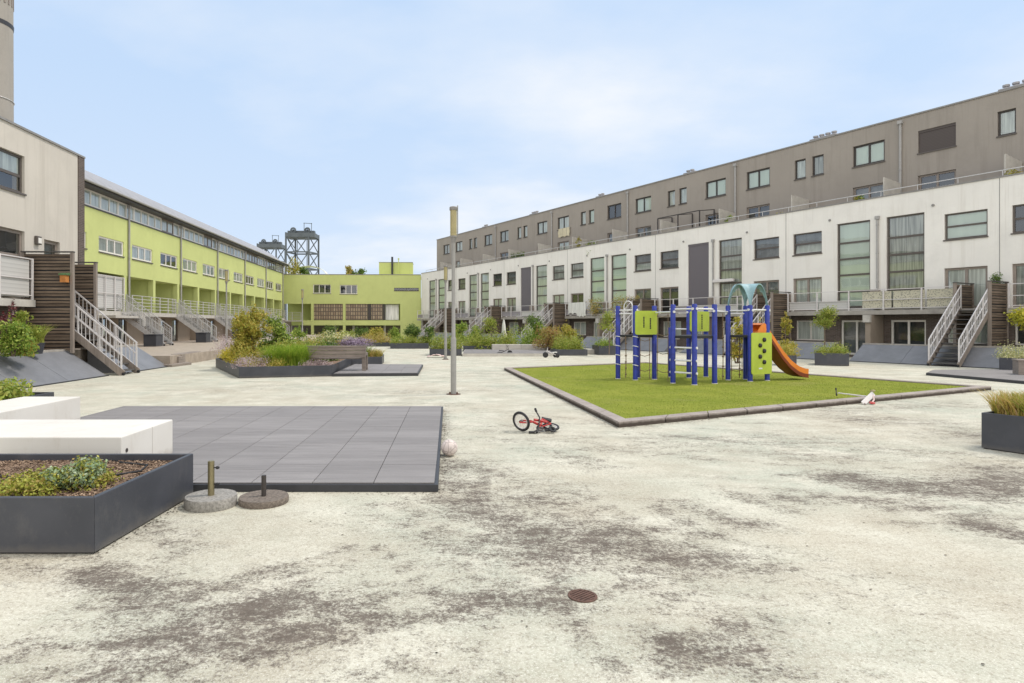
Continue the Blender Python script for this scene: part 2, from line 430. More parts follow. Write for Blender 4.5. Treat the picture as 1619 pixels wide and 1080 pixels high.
M['terracotta'] = simple('orange_wood', (.50,.20,.05), .7)
M['greenroof'] = simple('green_felt', (.08,.15,.06), .9)
M['bark'] = woodmat('bark', (.10,.07,.05), (.2,.15,.11), 'z')
M['iron'] = simple('bridge_iron', (.10,.118,.13), .7, var=.2, scale=.3)
M['cloth'] = curtainmat('white_cloth', (.74,.74,.70), 7, .18)
M['cloth_cream'] = curtainmat('cream_cloth', (.66,.60,.44), 6, .25)
M['pink'] = simple('pink_paint', (.62,.46,.43), .45)
M['brass'] = simple('dull_brass', (.30,.26,.15), .35, metal=.7, var=.2, scale=20)
M['stone_grey'] = simple('speckled_stone', (.29,.275,.25), .85, var=.45, scale=40, bumps=.5, bscale=60)
M['stone_brown'] = simple('brown_exposed_aggregate', (.175,.145,.12), .95, var=.5, scale=45, bumps=.8, bscale=70)
L = {}
L['mid'] = leafmat('mid_green_leaf', [(.13,.22,.03),(.23,.35,.05),(.34,.45,.07),(.48,.53,.12)], .38)
L['dark'] = leafmat('dark_green_leaf', [(.05,.10,.02),(.09,.17,.03),(.16,.25,.045),(.25,.34,.07)], .3)
L['autumn'] = leafmat('amber_green_leaf', [(.26,.25,.035),(.42,.41,.06),(.56,.41,.085),(.62,.53,.12),(.32,.38,.06),(.66,.45,.11),(.44,.48,.09)], .4)
L['red'] = leafmat('reddish_leaf', [(.34,.20,.06),(.50,.27,.11),(.42,.40,.09),(.34,.37,.08),(.55,.36,.2)], .35)
L['yellow'] = leafmat('yellow_green_leaf', [(.21,.29,.04),(.33,.40,.06),(.43,.43,.085),(.50,.47,.13),(.26,.36,.05)], .35)
L['grass'] = leafmat('grass_blade', [(0.088,0.193,0.026),(0.175,0.298,0.035),(0.298,0.385,0.052)])
L['straw'] = leafmat('straw_blade', [(.30,.32,.05),(.58,.42,.12),(.66,.48,.17),(.42,.43,.08),(.62,.42,.22)], .35)
L['cream'] = leafmat('cream_flower', [(0.375,0.413,0.125),(0.600,0.575,0.300),(0.720,0.688,0.413)])
L['pinkf'] = leafmat('pink_flower', [(.36,.24,.25),(.50,.38,.40),(.66,.56,.58),(.62,.58,.56)], .3)
L['mauve'] = leafmat('lavender_flower', [(0.280,0.210,0.298),(0.438,0.333,0.473),(0.400,0.325,0.413)])
L['sedum'] = leafmat('yellow_sedum', [(0.438,0.350,0.019),(0.625,0.500,0.025),(0.688,0.587,0.050),(0.375,0.375,0.025)])
L['wine'] = leafmat('wine_red_leaf', [(.12,.03,.04),(.22,.06,.06),(.30,.12,.12),(.55,.45,.42)], .3)

L['gold'] = leafmat('golden_leaf', [(.40,.40,.04),(.58,.53,.05),(.66,.58,.08),(.46,.47,.06)], .4)
L['tuft'] = leafmat('fresh_grass_blade', [(.20,.34,.03),(.32,.46,.05),(.44,.54,.08)], .4)
# ---------------------------------------------------------------- camera, sky, sun
cam = bpy.data.cameras.new('camera'); co = bpy.data.objects.new('camera', cam); C.objects.link(co)
cam.sensor_width = 36; cam.lens = 36*F/1619
cam.shift_x = (809.5 - PX)/1619; cam.shift_y = -(540 - PY)/1619
cam.clip_end = 3000; cam.clip_start = .05
co.location = (0,0,H); co.rotation_euler = (R(90),0,0); scene.camera = co
scene.view_settings.view_transform = 'Standard'; scene.view_settings.look = 'None'; scene.view_settings.exposure = 0

SUN_EL, SUN_AZ = R(58), R(75)          # azimuth from +Y (north) clockwise towards +X
w = bpy.data.worlds.new('World'); scene.world = w; w.use_nodes = True
nt = w.node_tree; nt.nodes.clear()
wo = N(nt, 'ShaderNodeOutputWorld'); bg = N(nt, 'ShaderNodeBackground'); bg.inputs[1].default_value = .1
sky = N(nt, 'ShaderNodeTexSky'); sky.sky_type = 'NISHITA'; sky.sun_disc = False
sky.sun_elevation = SUN_EL; sky.sun_rotation = SUN_AZ; sky.air_density = 1.0; sky.dust_density = 1.5; sky.ozone_density = 1.0
tc = N(nt, 'ShaderNodeTexCoord')
sep = N(nt, 'ShaderNodeSeparateXYZ'); nt.links.new(tc.outputs['Generated'], sep.inputs[0])
# flat cloud deck: project the view direction on a plane overhead
zc = N(nt, 'ShaderNodeMath', operation='MAXIMUM'); nt.links.new(sep.outputs[2], zc.inputs[0]); zc.inputs[1].default_value = 0.0
za = N(nt, 'ShaderNodeMath', operation='ADD'); nt.links.new(zc.outputs[0], za.inputs[0]); za.inputs[1].default_value = .22
dx = N(nt, 'ShaderNodeMath', operation='DIVIDE'); dy = N(nt, 'ShaderNodeMath', operation='DIVIDE')
nt.links.new(sep.outputs[0], dx.inputs[0]); nt.links.new(za.outputs[0], dx.inputs[1])
nt.links.new(sep.outputs[1], dy.inputs[0]); nt.links.new(za.outputs[0], dy.inputs[1])
cb = N(nt, 'ShaderNodeCombineXYZ'); nt.links.new(dx.outputs[0], cb.inputs[0]); nt.links.new(dy.outputs[0], cb.inputs[1])
mp = N(nt, 'ShaderNodeMapping'); nt.links.new(cb.outputs[0], mp.inputs[0]); mp.inputs['Location'].default_value = (3.1,1.4,0); mp.inputs['Scale'].default_value = (.8,1.0,1)
n1 = N(nt, 'ShaderNodeTexNoise'); n1.inputs['Scale'].default_value = 1.05; n1.inputs['Detail'].default_value = 7; n1.inputs['Roughness'].default_value = .52
nt.links.new(mp.outputs[0], n1.inputs['Vector'])
cl = ramp(nt, n1.outputs[0], [(.42,.06),(.55,.34),(.72,.92)])
hz = N(nt, 'ShaderNodeMapRange'); nt.links.new(sep.outputs[2], hz.inputs[0]); hz.inputs[1].default_value = .0; hz.inputs[2].default_value = .42
hz.inputs[3].default_value = .35; hz.inputs[4].default_value = 0
mx = N(nt, 'ShaderNodeMath', operation='MAXIMUM'); nt.links.new(cl, mx.inputs[0]); nt.links.new(hz.outputs[0], mx.inputs[1])
base = mix(nt, sky.outputs[0], (5.9,7.8,10.5), .88)         # thin veil over the blue
skyc = mix(nt, base, (9.9,10.0,10.1), mx.outputs[0])
# added unseen brightening of the sky behind the viewer, lights the facades
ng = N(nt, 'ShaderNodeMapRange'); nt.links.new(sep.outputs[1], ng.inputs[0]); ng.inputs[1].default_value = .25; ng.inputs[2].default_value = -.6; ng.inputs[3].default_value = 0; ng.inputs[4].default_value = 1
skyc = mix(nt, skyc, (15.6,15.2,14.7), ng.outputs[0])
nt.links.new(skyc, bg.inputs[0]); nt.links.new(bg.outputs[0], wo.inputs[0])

sun = bpy.data.lights.new('sun', 'SUN'); sun.energy = 2.3; sun.angle = R(9); sun.color = (1,.92,.82)
so = bpy.data.objects.new('sun', sun); C.objects.link(so)
sd = Vector((math.sin(SUN_AZ)*math.cos(SUN_EL), math.cos(SUN_AZ)*math.cos(SUN_EL), math.sin(SUN_EL)))
so.rotation_euler = sd.to_track_quat('Z','Y').to_euler(); so.location = (0,0,60)

# ---------------------------------------------------------------- ground sheet with worn patches
def axis(lo, a, b, hi, step):
    mid = list(np.arange(a, b + 1e-6, step))
    left = []; x, s = a, step
    while x > lo: s *= 1.5; x -= s; left.append(max(x, lo))
    right = []; x, s = b, step
    while x < hi: s *= 1.5; x += s; right.append(min(x, hi))
    return np.array(left[::-1] + mid + right)
xs = axis(-900, -9, 15, 900, .11); ys = axis(-300, 1.6, 26, 1500, .11)
gx, gy = np.meshgrid(xs, ys)
dirt = np.zeros_like(gx)
def stroke(pts, wd, amp=1.0):
    "a worn track: polyline on the ground (survey pixels), half width in metres"
    global dirt
    P = [gp(*p) for p in pts]
    best = np.full_like(gx, 1e9)
    for a, b in zip(P[:-1], P[1:]) if len(P) > 1 else [(P[0], P[0] + Vector((.01,0,0)))]:
        d = b - a; L2 = d.x*d.x + d.y*d.y
        t = np.clip(((gx-a.x)*d.x + (gy-a.y)*d.y)/L2, 0, 1)
        best = np.minimum(best, np.hypot(gx-a.x-t*d.x, gy-a.y-t*d.y))
    dirt = np.maximum(dirt, amp*np.exp(-(best/(wd*1.85))**2))
S = stroke
S([(712,735),(715,760),(735,790)], .28, .8)
S([(740,795),(790,820),(840,850),(878,882)], .26, 1.0)
S([(760,745),(830,765),(875,775)], .3, .62)
S([(845,790),(900,830),(960,850)], .3, .72)
S([(930,850),(1000,860),(1060,885),(1110,900)], .13, .9)
S([(1040,880),(1130,890)], .14, 1.0)
S([(690,850),(760,880),(830,890)], .22, .72)
S([(890,870),(990,905),(1080,915)], .1, .8)
S([(705,960),(790,945),(860,950)], .13, 1.0)
S([(560,985),(640,975),(720,965)], .12, .92)
S([(150,905),(190,925),(225,930)], .14, 1.0)
S([(190,930),(230,960),(260,985)], .12, .8)
S([(190,1015),(260,1000),(400,965),(430,955)], .16, 1.0)
S([(180,1050),(300,1030),(450,1010),(560,985)], .14, .95)
S([(270,985),(330,970),(420,950)], .1, .85)
S([(240,830),(270,850),(290,870)], .2, .62)
S([(1120,970),(1150,985),(1190,1020)], .1, .9)
S([(1045,1010),(1080,1030),(1100,1020)], .09, 1.0)
S([(1060,1050),(1180,1030),(1240,1060)], .08, .8)
S([(1350,758),(1420,768),(1520,772),(1610,758)], .3, 1.0)
S([(1460,770),(1540,785),(1600,775)], .22, 1.0)
S([(1560,742),(1619,748)], .3, .8)
S([(1545,830),(1619,848)], .16, 1.0)
S([(1370,665),(1460,668),(1550,690)], .55, .62)
S([(1240,700),(1300,695),(1400,715),(1560,735)], .4, .55)
S([(1090,700),(1200,715),(1340,728)], .3, .6)
S([(1080,800),(1160,825),(1215,830)], .14, .82)
S([(1170,785),(1240,805)], .12, .8)
S([(1370,800),(1450,802)], .12, .6)
S([(1000,690),(1100,700)], .35, .55)
S([(720,640),(780,660),(860,700)], .3, .3)
S([(640,620),(800,615),(900,625)], .5, .42)
S([(300,620),(450,612),(600,616)], .5, .35)
S([(760,590),(860,592)], .8, .45)
S([(1290,652),(1400,645),(1500,638)], .4, .55)
S([(1320,625),(1560,655)], .4, .3)
S([(850,712),(905,722),(960,740)], .18, .5)
S([(950,960),(1010,1000),(1040,1060)], .25, .35)
S([(200,1000),(330,1000),(500,985)], .3, .6)
S([(420,940),(560,900),(680,880)], .3, .35)
S([(720,800),(800,870),(900,900)], .5, .5)
S([(1250,950),(1400,940)], .3, .3)
S([(1150,1000),(1260,1060)], .3, .45)
S([(0,900),(60,905)], .12, .5)
S([(310,800),(280,815),(240,840)], .08, .6)
rs = random.Random(77)
def W(x, y): return (PX + F*x/y, PY + F*H/y)
for n_s, (cx, cy, sx, sy), (dx_, dy_), a0 in ((70,(.55,5.0,.55,.9),(.42,-.9),.85), (46,(-1.5,3.45,.6,.3),(.83,.55),.8), (40,(1.2,4.3,.7,.35),(.8,-.6),.75), (40,(4.5,6.2,1.6,.7),(.93,-.35),.8), (60,(4.5,8.6,2.6,1.2),(.95,-.3),.6), (90,(0,16,7,5),(1,0),.45)):
    for _ in range(n_s):
        x, y = rs.gauss(cx,sx), max(2.2, rs.gauss(cy,sy)); l = rs.uniform(.15,.55)*(1 if y < 8 else 2.2); an = rs.gauss(0,.25)
        ex, ey = dx_*math.cos(an)-dy_*math.sin(an), dx_*math.sin(an)+dy_*math.cos(an)
        S([W(x-ex*l,y-ey*l), W(x,y), W(x+ex*l,max(1.9,y+ey*l))], rs.uniform(.025,.075)*(1 if y < 8 else 2), rs.uniform(.6,1.1)*a0)
# darker band along deck, planter and kerb feet
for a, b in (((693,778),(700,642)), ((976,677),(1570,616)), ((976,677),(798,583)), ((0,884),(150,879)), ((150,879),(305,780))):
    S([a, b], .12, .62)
nx, ny = len(xs), len(ys)
me = bpy.data.meshes.new('ground')
idx = np.arange(nx*ny).reshape(ny, nx)
quads = np.stack([idx[:-1,:-1], idx[:-1,1:], idx[1:,1:], idx[1:,:-1]], -1).reshape(-1,4)
me.from_pydata(np.stack([gx.ravel(), gy.ravel(), np.zeros(gx.size)], -1).tolist(), [], quads.tolist())
at = me.attributes.new('dirt', 'FLOAT', 'POINT'); at.data.foreach_set('value', dirt.ravel().astype(np.float32))
me.materials.append(M['ground']); me.update()
g = bpy.data.objects.new('ground', me); C.objects.link(g); tag(g, kind='structure')

# raised terraces and paths behind the sloped walls
b = MB(); b.prism([(-60,24.1),(-10.95,24.1),(-11.3,34),(-11.8,75),(-60,75)], 0, .42); b.build('left_terrace', M['paving']); tag(bpy.data.objects['left_terrace'], kind='structure')
b = MB(); b.prism([(-30,2),(-12.25,2),(-12.6,24.08),(-30,24.08)], 0, .8); o = b.build('left_upper_terrace', M['paving']); tag(o, kind='structure')
# ---------------------------------------------------------------- lawn and kerb
KA, KB, KC, KD = Vector((2.69,9.84)), Vector((13.6,15.5)), Vector((8.09,25.64)), Vector((1.95,22.3))
def inset(poly, d):
    out = []; n = len(poly)
    for i in range(n):
        p0, p1, p2 = poly[i-1], poly[i], poly[(i+1) % n]
        e1 = (p1-p0).normalized(); e2 = (p2-p1).normalized()
        n1 = Vector((-e1.y, e1.x)); n2 = Vector((-e2.y, e2.x))
        k = d/(1+n1.dot(n2)); out.append(p1 + (n1+n2)*k)
    return out
outer = [KA,KB,KC,KD]; inner = inset(outer, .23)
kr = thing('kerb', 'low weathered concrete kerb around the turf play area', 'kerb', (KA.x,KA.y,0))
lab = 0
for i in range(4):
    a0,a1,b0,b1 = outer[i], outer[(i+1)%4], inner[i], inner[(i+1)%4]
    n = max(2, int((a1-a0).length/1.0)); mb = MB()
    for j in range(n):
        t0, t1 = j/n + .0008, (j+1)/n - .0008
        if j == 0: t0 = 0
        if j == n-1: t1 = 1
        q = [a0.lerp(a1,t0), a0.lerp(a1,t1), b0.lerp(b1,t1), b0.lerp(b1,t0)]
        q = [p - KA for p in q]
        mb.hexa([(p.x,p.y,-.05) for p in q] + [(p.x,p.y,.095) for p in q])
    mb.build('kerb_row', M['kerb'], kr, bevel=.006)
b = MB(); b.poly([(p.x,p.y,.06) for p in inner]); o = b.build('lawn', M['turf']); tag(o, kind='structure')
# turf pile: short blades, dense enough to break the flat sheet near the front kerb
rng = random.Random(5)
def blades_mesh(pts, rng, h0, h1, wd, lean=.5, seg=2):
    v, f = [], []
    for (x, y, z) in pts:
        h = rng.uniform(h0, h1); a = rng.uniform(0, 6.283); l = rng.uniform(0, lean)*h
        da = rng.uniform(0, 6.283); px, py = math.cos(a)*wd/2, math.sin(a)*wd/2
        lx, ly = math.cos(da)*l, math.sin(da)*l; n = len(v)
        for i in range(seg+1):
            t = i/seg; k = (1-t*.85); ox, oy = lx*t*t, ly*t*t
            v.append((x-px*k+ox, y-py*k+oy, z+h*t*(1-.25*t*lean))); v.append((x+px*k+ox, y+py*k+oy, z+h*t*(1-.25*t*lean)))
        for i in range(seg): f.append((n+2*i, n+2*i+1, n+2*i+3, n+2*i+2))
    return v, f
def in_poly(p, poly):
    n = len(poly)
    return all((poly[(i+1)%n]-poly[i]).cross(p-poly[i]) > 0 for i in range(n))
pts = []
while len(pts) < 60000:
    u, vv = rng.random(), rng.random()**1.3
    p = KA.lerp(KB, u) + (KD-KA)*vv
    if in_poly(p, inner): pts.append((p.x, p.y, .058))
v, f = blades_mesh(pts, rng, .008, .02, .01, .8, 1)
me = bpy.data.meshes.new('turf_blades'); me.from_pydata(v, [], f)
L['turf'] = leafmat('turf_blade', [(.16,.205,.022),(.215,.26,.034),(.265,.295,.045),(.34,.35,.09)], .15)
me.materials.append(L['turf']); o = bpy.data.objects.new('turf_grass', me); C.objects.link(o)
tag(o, 'short bright green turf pile inside the concrete kerb', 'grass', kind='stuff')

# ---------------------------------------------------------------- decks
def deck(name, label, pts, h, along=(1,0), tile=.605, length=1.21, seed=1, edge='dark_edge'):
    "low platform: dark edge profile, staggered composite boards"
    rg = random.Random(seed)
    P = [Vector(p) for p in pts]; c = P[0]
    root = thing(name, label, 'deck', (c.x,c.y,0), 0, 'low board decks in the court')
    Q = [p - c for p in P]
    mb = MB(); mb.prism([(q.x,q.y) for q in Q], 0, h-.012); mb.build('edge_profile', M[edge], root, bevel=.004)
    ins = inset(Q, .035)
    ux = Vector(along).normalized(); uy = Vector((-ux.y, ux.x))
    a0 = min(q.dot(ux) for q in ins); a1 = max(q.dot(ux) for q in ins); b0 = min(q.dot(uy) for q in ins); b1 = max(q.dot(uy) for q in ins)
    mb = MB()
    def clip(poly, k):
        for i in range(len(k)):
            A, B = k[i], k[(i+1)%len(k)]; e = B-A; out = []
            for j in range(len(poly)):
                p, q = poly[j-1], poly[j]; sp, sq = e.cross(p-A), e.cross(q-A)
                if (sp >= 0) != (sq >= 0): out.append(p.lerp(q, sp/(sp-sq)))
                if sq >= 0: out.append(q)
            poly = out
            if not poly: break
        return poly
    col = a1; k = 0
    while col > a0:                                   # columns run away from the camera, boards stagger
        yy = b0 - (length*rg.random() if k % 2 else .35*length)
        while yy < b1:
            x0, x1, y0, y1 = col-tile+.004, col-.004, yy+.003, yy+length-.003
            pl = clip([ux*x0+uy*y0, ux*x1+uy*y0, ux*x1+uy*y1, ux*x0+uy*y1], ins)
            if len(pl) >= 3: mb.prism([(p.x,p.y) for p in pl], h-.010, h)
            yy += length
        col -= tile; k += 1
    mb.build('boards', M['deck'], root)
    return root
deck('board_deck', 'large grey board deck in front of the white block benches', [(-6.25,6.07),(-.12,6.07),(-.137,11.86),(-6.3,11.86)], .085, (1,0), seed=3)
d2 = [gp(525.6,595.5), gp(661,594.5), gp(669,580), gp(560,579.5)]
deck('board_deck', 'grey board deck under the slatted wooden bench', [p.xy for p in d2], .1, (1,.02), seed=4)
d3 = [gp(1464,593.5), gp(1619,607.5) , Vector((21.5,17.0,0)), Vector((20.6,21.6,0)), gp(1475,588.5)]
deck('board_deck', 'grey board deck near the right hand staircase', [p.xy for p in d3], .09, (.4776,-.8786), seed=6)
d4 = [gp(731,563.6), gp(876,563.6), gp(873,556.5), gp(735,556.5)]
deck('board_deck', 'pale grey board deck before the long concrete bench', [p.xy for p in d4], .16, (1,0), seed=7, edge='conc_light')

# ---------------------------------------------------------------- planters
def planter(name, label, pts, h, wall=.04, soil=.07, mat='anthracite'):
    P = [Vector(p[:2]) for p in pts]; c = P[0]; Q = [p-c for p in P]; I = inset(Q, wall)
    root = thing(name, label, 'planter', (c.x,c.y,0), 0, 'anthracite steel planters in the court')
    mb = MB(); n = len(Q)
    for i in range(n):
        a,b_,ia,ib = Q[i], Q[(i+1)%n], I[i], I[(i+1)%n]
        mb.hexa([(p.x,p.y,.012) for p in (a,b_,ib,ia)] + [(p.x,p.y,h) for p in (a,b_,ib,ia)])
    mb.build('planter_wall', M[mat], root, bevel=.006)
    J = inset(Q, wall*.5)
    mb = MB(); mb.prism([(p.x,p.y) for p in J], 0, .012); mb.build('plinth', M['dark_edge'], root)
    # soil: gently lumpy
    J = inset(Q, wall-.002)
    bm = bmesh.new(); vs = [bm.verts.new((p.x,p.y,h-soil)) for p in J]; bm.faces.new(vs)
    bmesh.ops.triangulate(bm, faces=bm.faces)
    for _ in range(5 if max((a-b2).length for a in J for b2 in J) > 3 else 4):
        bmesh.ops.subdivide_edges(bm, edges=bm.edges[:], cuts=1, use_grid_fill=True)
        if len(bm.verts) > 6000: break
    rg = random.Random(len(label))
    for v_ in bm.verts:
        if not v_.is_boundary: v_.co.z += rg.uniform(-.012,.02)
    me = bpy.data.meshes.new('soil'); bm.to_mesh(me); bm.free(); me.materials.append(M['soil'])
    link('soil', me, root)
    return root
planter('planter', 'large anthracite planter with brown mulch and one low plant at the front left', [(-4.6,4.42),(-2.55,4.42),(-2.47,5.93),(-4.6,5.93)], .41)
PA = [gp(377.5,598.3), gp(525.6,595), Vector((-3.95,24.5,0)), Vector((-2.75,24.8,0)), Vector((-2.9,27.0,0)), Vector((-6.2,28.5,0)), gp(341,581)]
planter('planter', 'biggest planter, overgrown with amber shrubs and perennials behind the grey bench', PA, .35)
def boxplanter(px0, px1, py, depth, h, label, dirx=(1,0)):
    a = gp(px0, py); ux = Vector(dirx).normalized(); uy = Vector((-ux.y, ux.x))
    # right end: walk along dirx until the sight line of px1
    t = (px1-PX)/F; w_ = (t*a.y - a.x)/(ux.x - t*ux.y)
    q = [a.xy, a.xy+ux*w_, a.xy+ux*w_+uy*depth, a.xy+uy*depth]
    planter('planter', label, q, h)
    return q
PL = {}
PL['far_a'] = boxplanter(617, 677, 551.5, 2.2, .38, 'far planter with yellow flowers, left of the near lamp post')
PL['far_b'] = boxplanter(563, 619, 548, 2.0, .3, 'farthest planter in the middle of the court, under russet grasses')
PL['mid_a'] = boxplanter(679, 730, 562.6, 1.8, .36, 'dark planter directly behind the two near lamp posts')
PL['mid_b'] = boxplanter(733, 779, 556.2, 2.0, .36, 'dark planter with golden ground cover left of the concrete bench')
PL['mid_c'] = boxplanter(880, 929, 562.4, 2.0, .33, 'dark planter with low lime green plants right of the concrete bench')
PL['mid_d'] = boxplanter(947, 974, 561.5, 1.6, .5, 'tall dark planter left of the blue play frame')
PL['slide'] = boxplanter(1228, 1259.5, 578, 1.2, .42, 'small dark planter right behind the orange slide', (.88,-.475))
PL['right_tree'] = boxplanter(1288, 1342.5, 577.5, 1.5, .5, 'square dark planter with a round headed little tree, right of the slide', (.86,-.51))
PL['far_right'] = boxplanter(1580, 1640, 588.5, 1.6, .5, 'dark planter with a yellow leaved tree at the right edge', (.75,-.66))
PL['front_right'] = None
u = Vector((.4776,-.8786)); a = Vector((7.06,8.2)); n_ = Vector((.8786,.4776))
PL['front_right'] = [a, a+u*2.0, a+u*2.0+n_*1.4, a+n_*1.4]
planter('planter', 'nearest anthracite planter at the right edge with straw coloured grasses', PL['front_right'], .48)
q = gp(0,640); planter('planter', 'planter with fresh green leaves behind the rear white block bench', [(-9.6,9.6),(-7.45,9.6),(-7.45,11.6),(-9.6,11.6)], .38)

# ---------------------------------------------------------------- block benches
b = thing('block_bench', 'front white block bench, wide and flat topped, standing on the deck', 'bench', (-3.36,6.3,.085), 0, 'white block benches')
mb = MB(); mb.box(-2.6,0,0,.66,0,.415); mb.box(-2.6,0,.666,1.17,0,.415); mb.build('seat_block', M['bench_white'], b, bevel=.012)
mb = MB(); mb.lathe([(.022,0),(.022,.006)], (0,.1,.26), 16, axis=(1,0,0)); mb.build('bolt_hole_cap', M['frame_dark'], b)
b = thing('block_bench', 'rear white block bench with its end pointing at the near lamp post', 'bench', (-5.9,8.0,.085), 0, 'white block benches')
mb = MB(); mb.box(-.9,0,0,1.84,0,.415); mb.build('seat_block', M['bench_white'], b, bevel=.012)
b = thing('block_bench', 'long pale concrete bench between two low planters in the middle distance', 'bench', gp(778,557), 0)
L_ = (gp(870,557)-gp(778,557)).length
mb = MB()
for i in range(4): mb.box(i*L_/4+.004,(i+1)*L_/4-.004, 0,.55, 0,.46)
mb.build('seat_block', M['conc_light'], b, bevel=.015)
a = gp(929,560); b = thing('stone_block', 'pale square stone block beside the low lime green planter', 'stone block', a)
mb = MB(); mb.box(0,.72,0,.6,0,.26); mb.build('block', M['conc_light'], b, bevel=.02)

# wooden bench on the second deck
Yb = 20.7; xb0, xb1 = (487-PX)/F*Yb, (578.5-PX)/F*Yb
bw = thing('garden_bench', 'weathered wooden bench with a broad plank backrest on the deck', 'bench', (xb0,Yb,.1)); wd = xb1-xb0
for x in (0, wd-.13):
    mb = MB(); mb.box(x,x+.13,-.04,.06,0,.78); mb.box(x,x+.13,.42,.52,0,.60); mb.box(x,x+.13,.062,.418,.50,.598)
    mb.build('leg', M['bench_wood'], bw, bevel=.008)
mb = MB()
for i in range(3): mb.box(.0,wd,-.075+i*.001,-.042+i*.001,.44+i*.118,.55+i*.118)
mb.build('backrest', M['bench_wood'], bw, bevel=.006)
mb = MB(); mb.box(-.02,wd+.02,-.085,.07,.79,.835); mb.build('top_rail', M['bench_wood'], bw, bevel=.006)
mb = MB()
for i in range(4): mb.box(.131,wd-.131,.0+i*.13,.12+i*.13,.385,.42)
mb.build('seat', M['bench_wood'], bw, bevel=.006)
# side bench at far right
sb = thing('box_bench', 'grey wooden box bench cut by the right edge of the picture', 'bench', (17.6,19.1,.09), R(-28))
mb = MB(); mb.box(0,2.2,0,.06,0,.42); mb.box(0,2.2,.5,.56,0,.42); mb.box(0,.06,.061,.499,0,.42)
mb.build('frame', M['bench_wood'], sb); mb = MB(); mb.box(-.02,2.2,-.02,.58,.421,.47); mb.build('seat', M['bench_wood'], sb, bevel=.008)
# sleepers along the raised terrace
for i, (p0, p1, h, lab) in enumerate((((276,578),(283,578),.36,'short end-on timber block at the corner of the sloped wall'),
        ((287,577),(318,571),.44,'long grey timber seat along the raised terrace edge'), ((321,569),(342,565),.40,'grey timber seat nearest the overgrown planter'),
        ((272,580.5),(303,576.5),.10,'flat timber step on the court below the terrace'))):
    a, b2 = gp(*p0), gp(*p1); d = (b2-a); ang = math.atan2(d.y, d.x)
    t = thing('timber_block', lab, 'timber seat', a, ang, 'timber blocks at the terrace edge')
    mb = MB(); mb.box(0,d.length,0,.42,0,h); mb.build('beam', M['sleeper'], t, bevel=.012)
# ---------------------------------------------------------------- wall / window kit (x along facade, y into the building, z up)
def wall(mb, u0, u1, z0, z1, y, holes, reveal=.16, m=0, mrev=0):
    us = sorted({u0,u1} | {h[0] for h in holes} | {h[1] for h in holes}); zs = sorted({z0,z1} | {h[2] for h in holes} | {h[3] for h in holes})
    us = [x for x in us if u0 <= x <= u1]; zs = [x for x in zs if z0 <= x <= z1]
    for i in range(len(us)-1):
        cu = (us[i]+us[i+1])/2; j = 0
        while j < len(zs)-1:
            cz = (zs[j]+zs[j+1])/2
            if any(h[0] < cu < h[1] and h[2] < cz < h[3] for h in holes): j += 1; continue
            k = j
            while k+1 < len(zs)-1 and not any(h[0] < cu < h[1] and h[2] < (zs[k+1]+zs[k+2])/2 < h[3] for h in holes): k += 1
            mb.poly([(us[i],y,zs[j]),(us[i+1],y,zs[j]),(us[i+1],y,zs[k+1]),(us[i],y,zs[k+1])], m); j = k+1
    for a, b2, c, d in holes:
        a, b2 = max(a,u0), min(b2,u1)
        if b2 <= a: continue
        mb.poly([(a,y,c),(b2,y,c),(b2,y+reveal,c),(a,y+reveal,c)], mrev); mb.poly([(a,y,d),(a,y+reveal,d),(b2,y+reveal,d),(b2,y,d)], mrev)
        mb.poly([(a,y,c),(a,y+reveal,c),(a,y+reveal,d),(a,y,d)], mrev); mb.poly([(b2,y,c),(b2,y,d),(b2,y+reveal,d),(b2,y+reveal,c)], mrev)
_cache = {}
def cached(key, fn):
    if key not in _cache: _cache[key] = fn()
    return _cache[key]
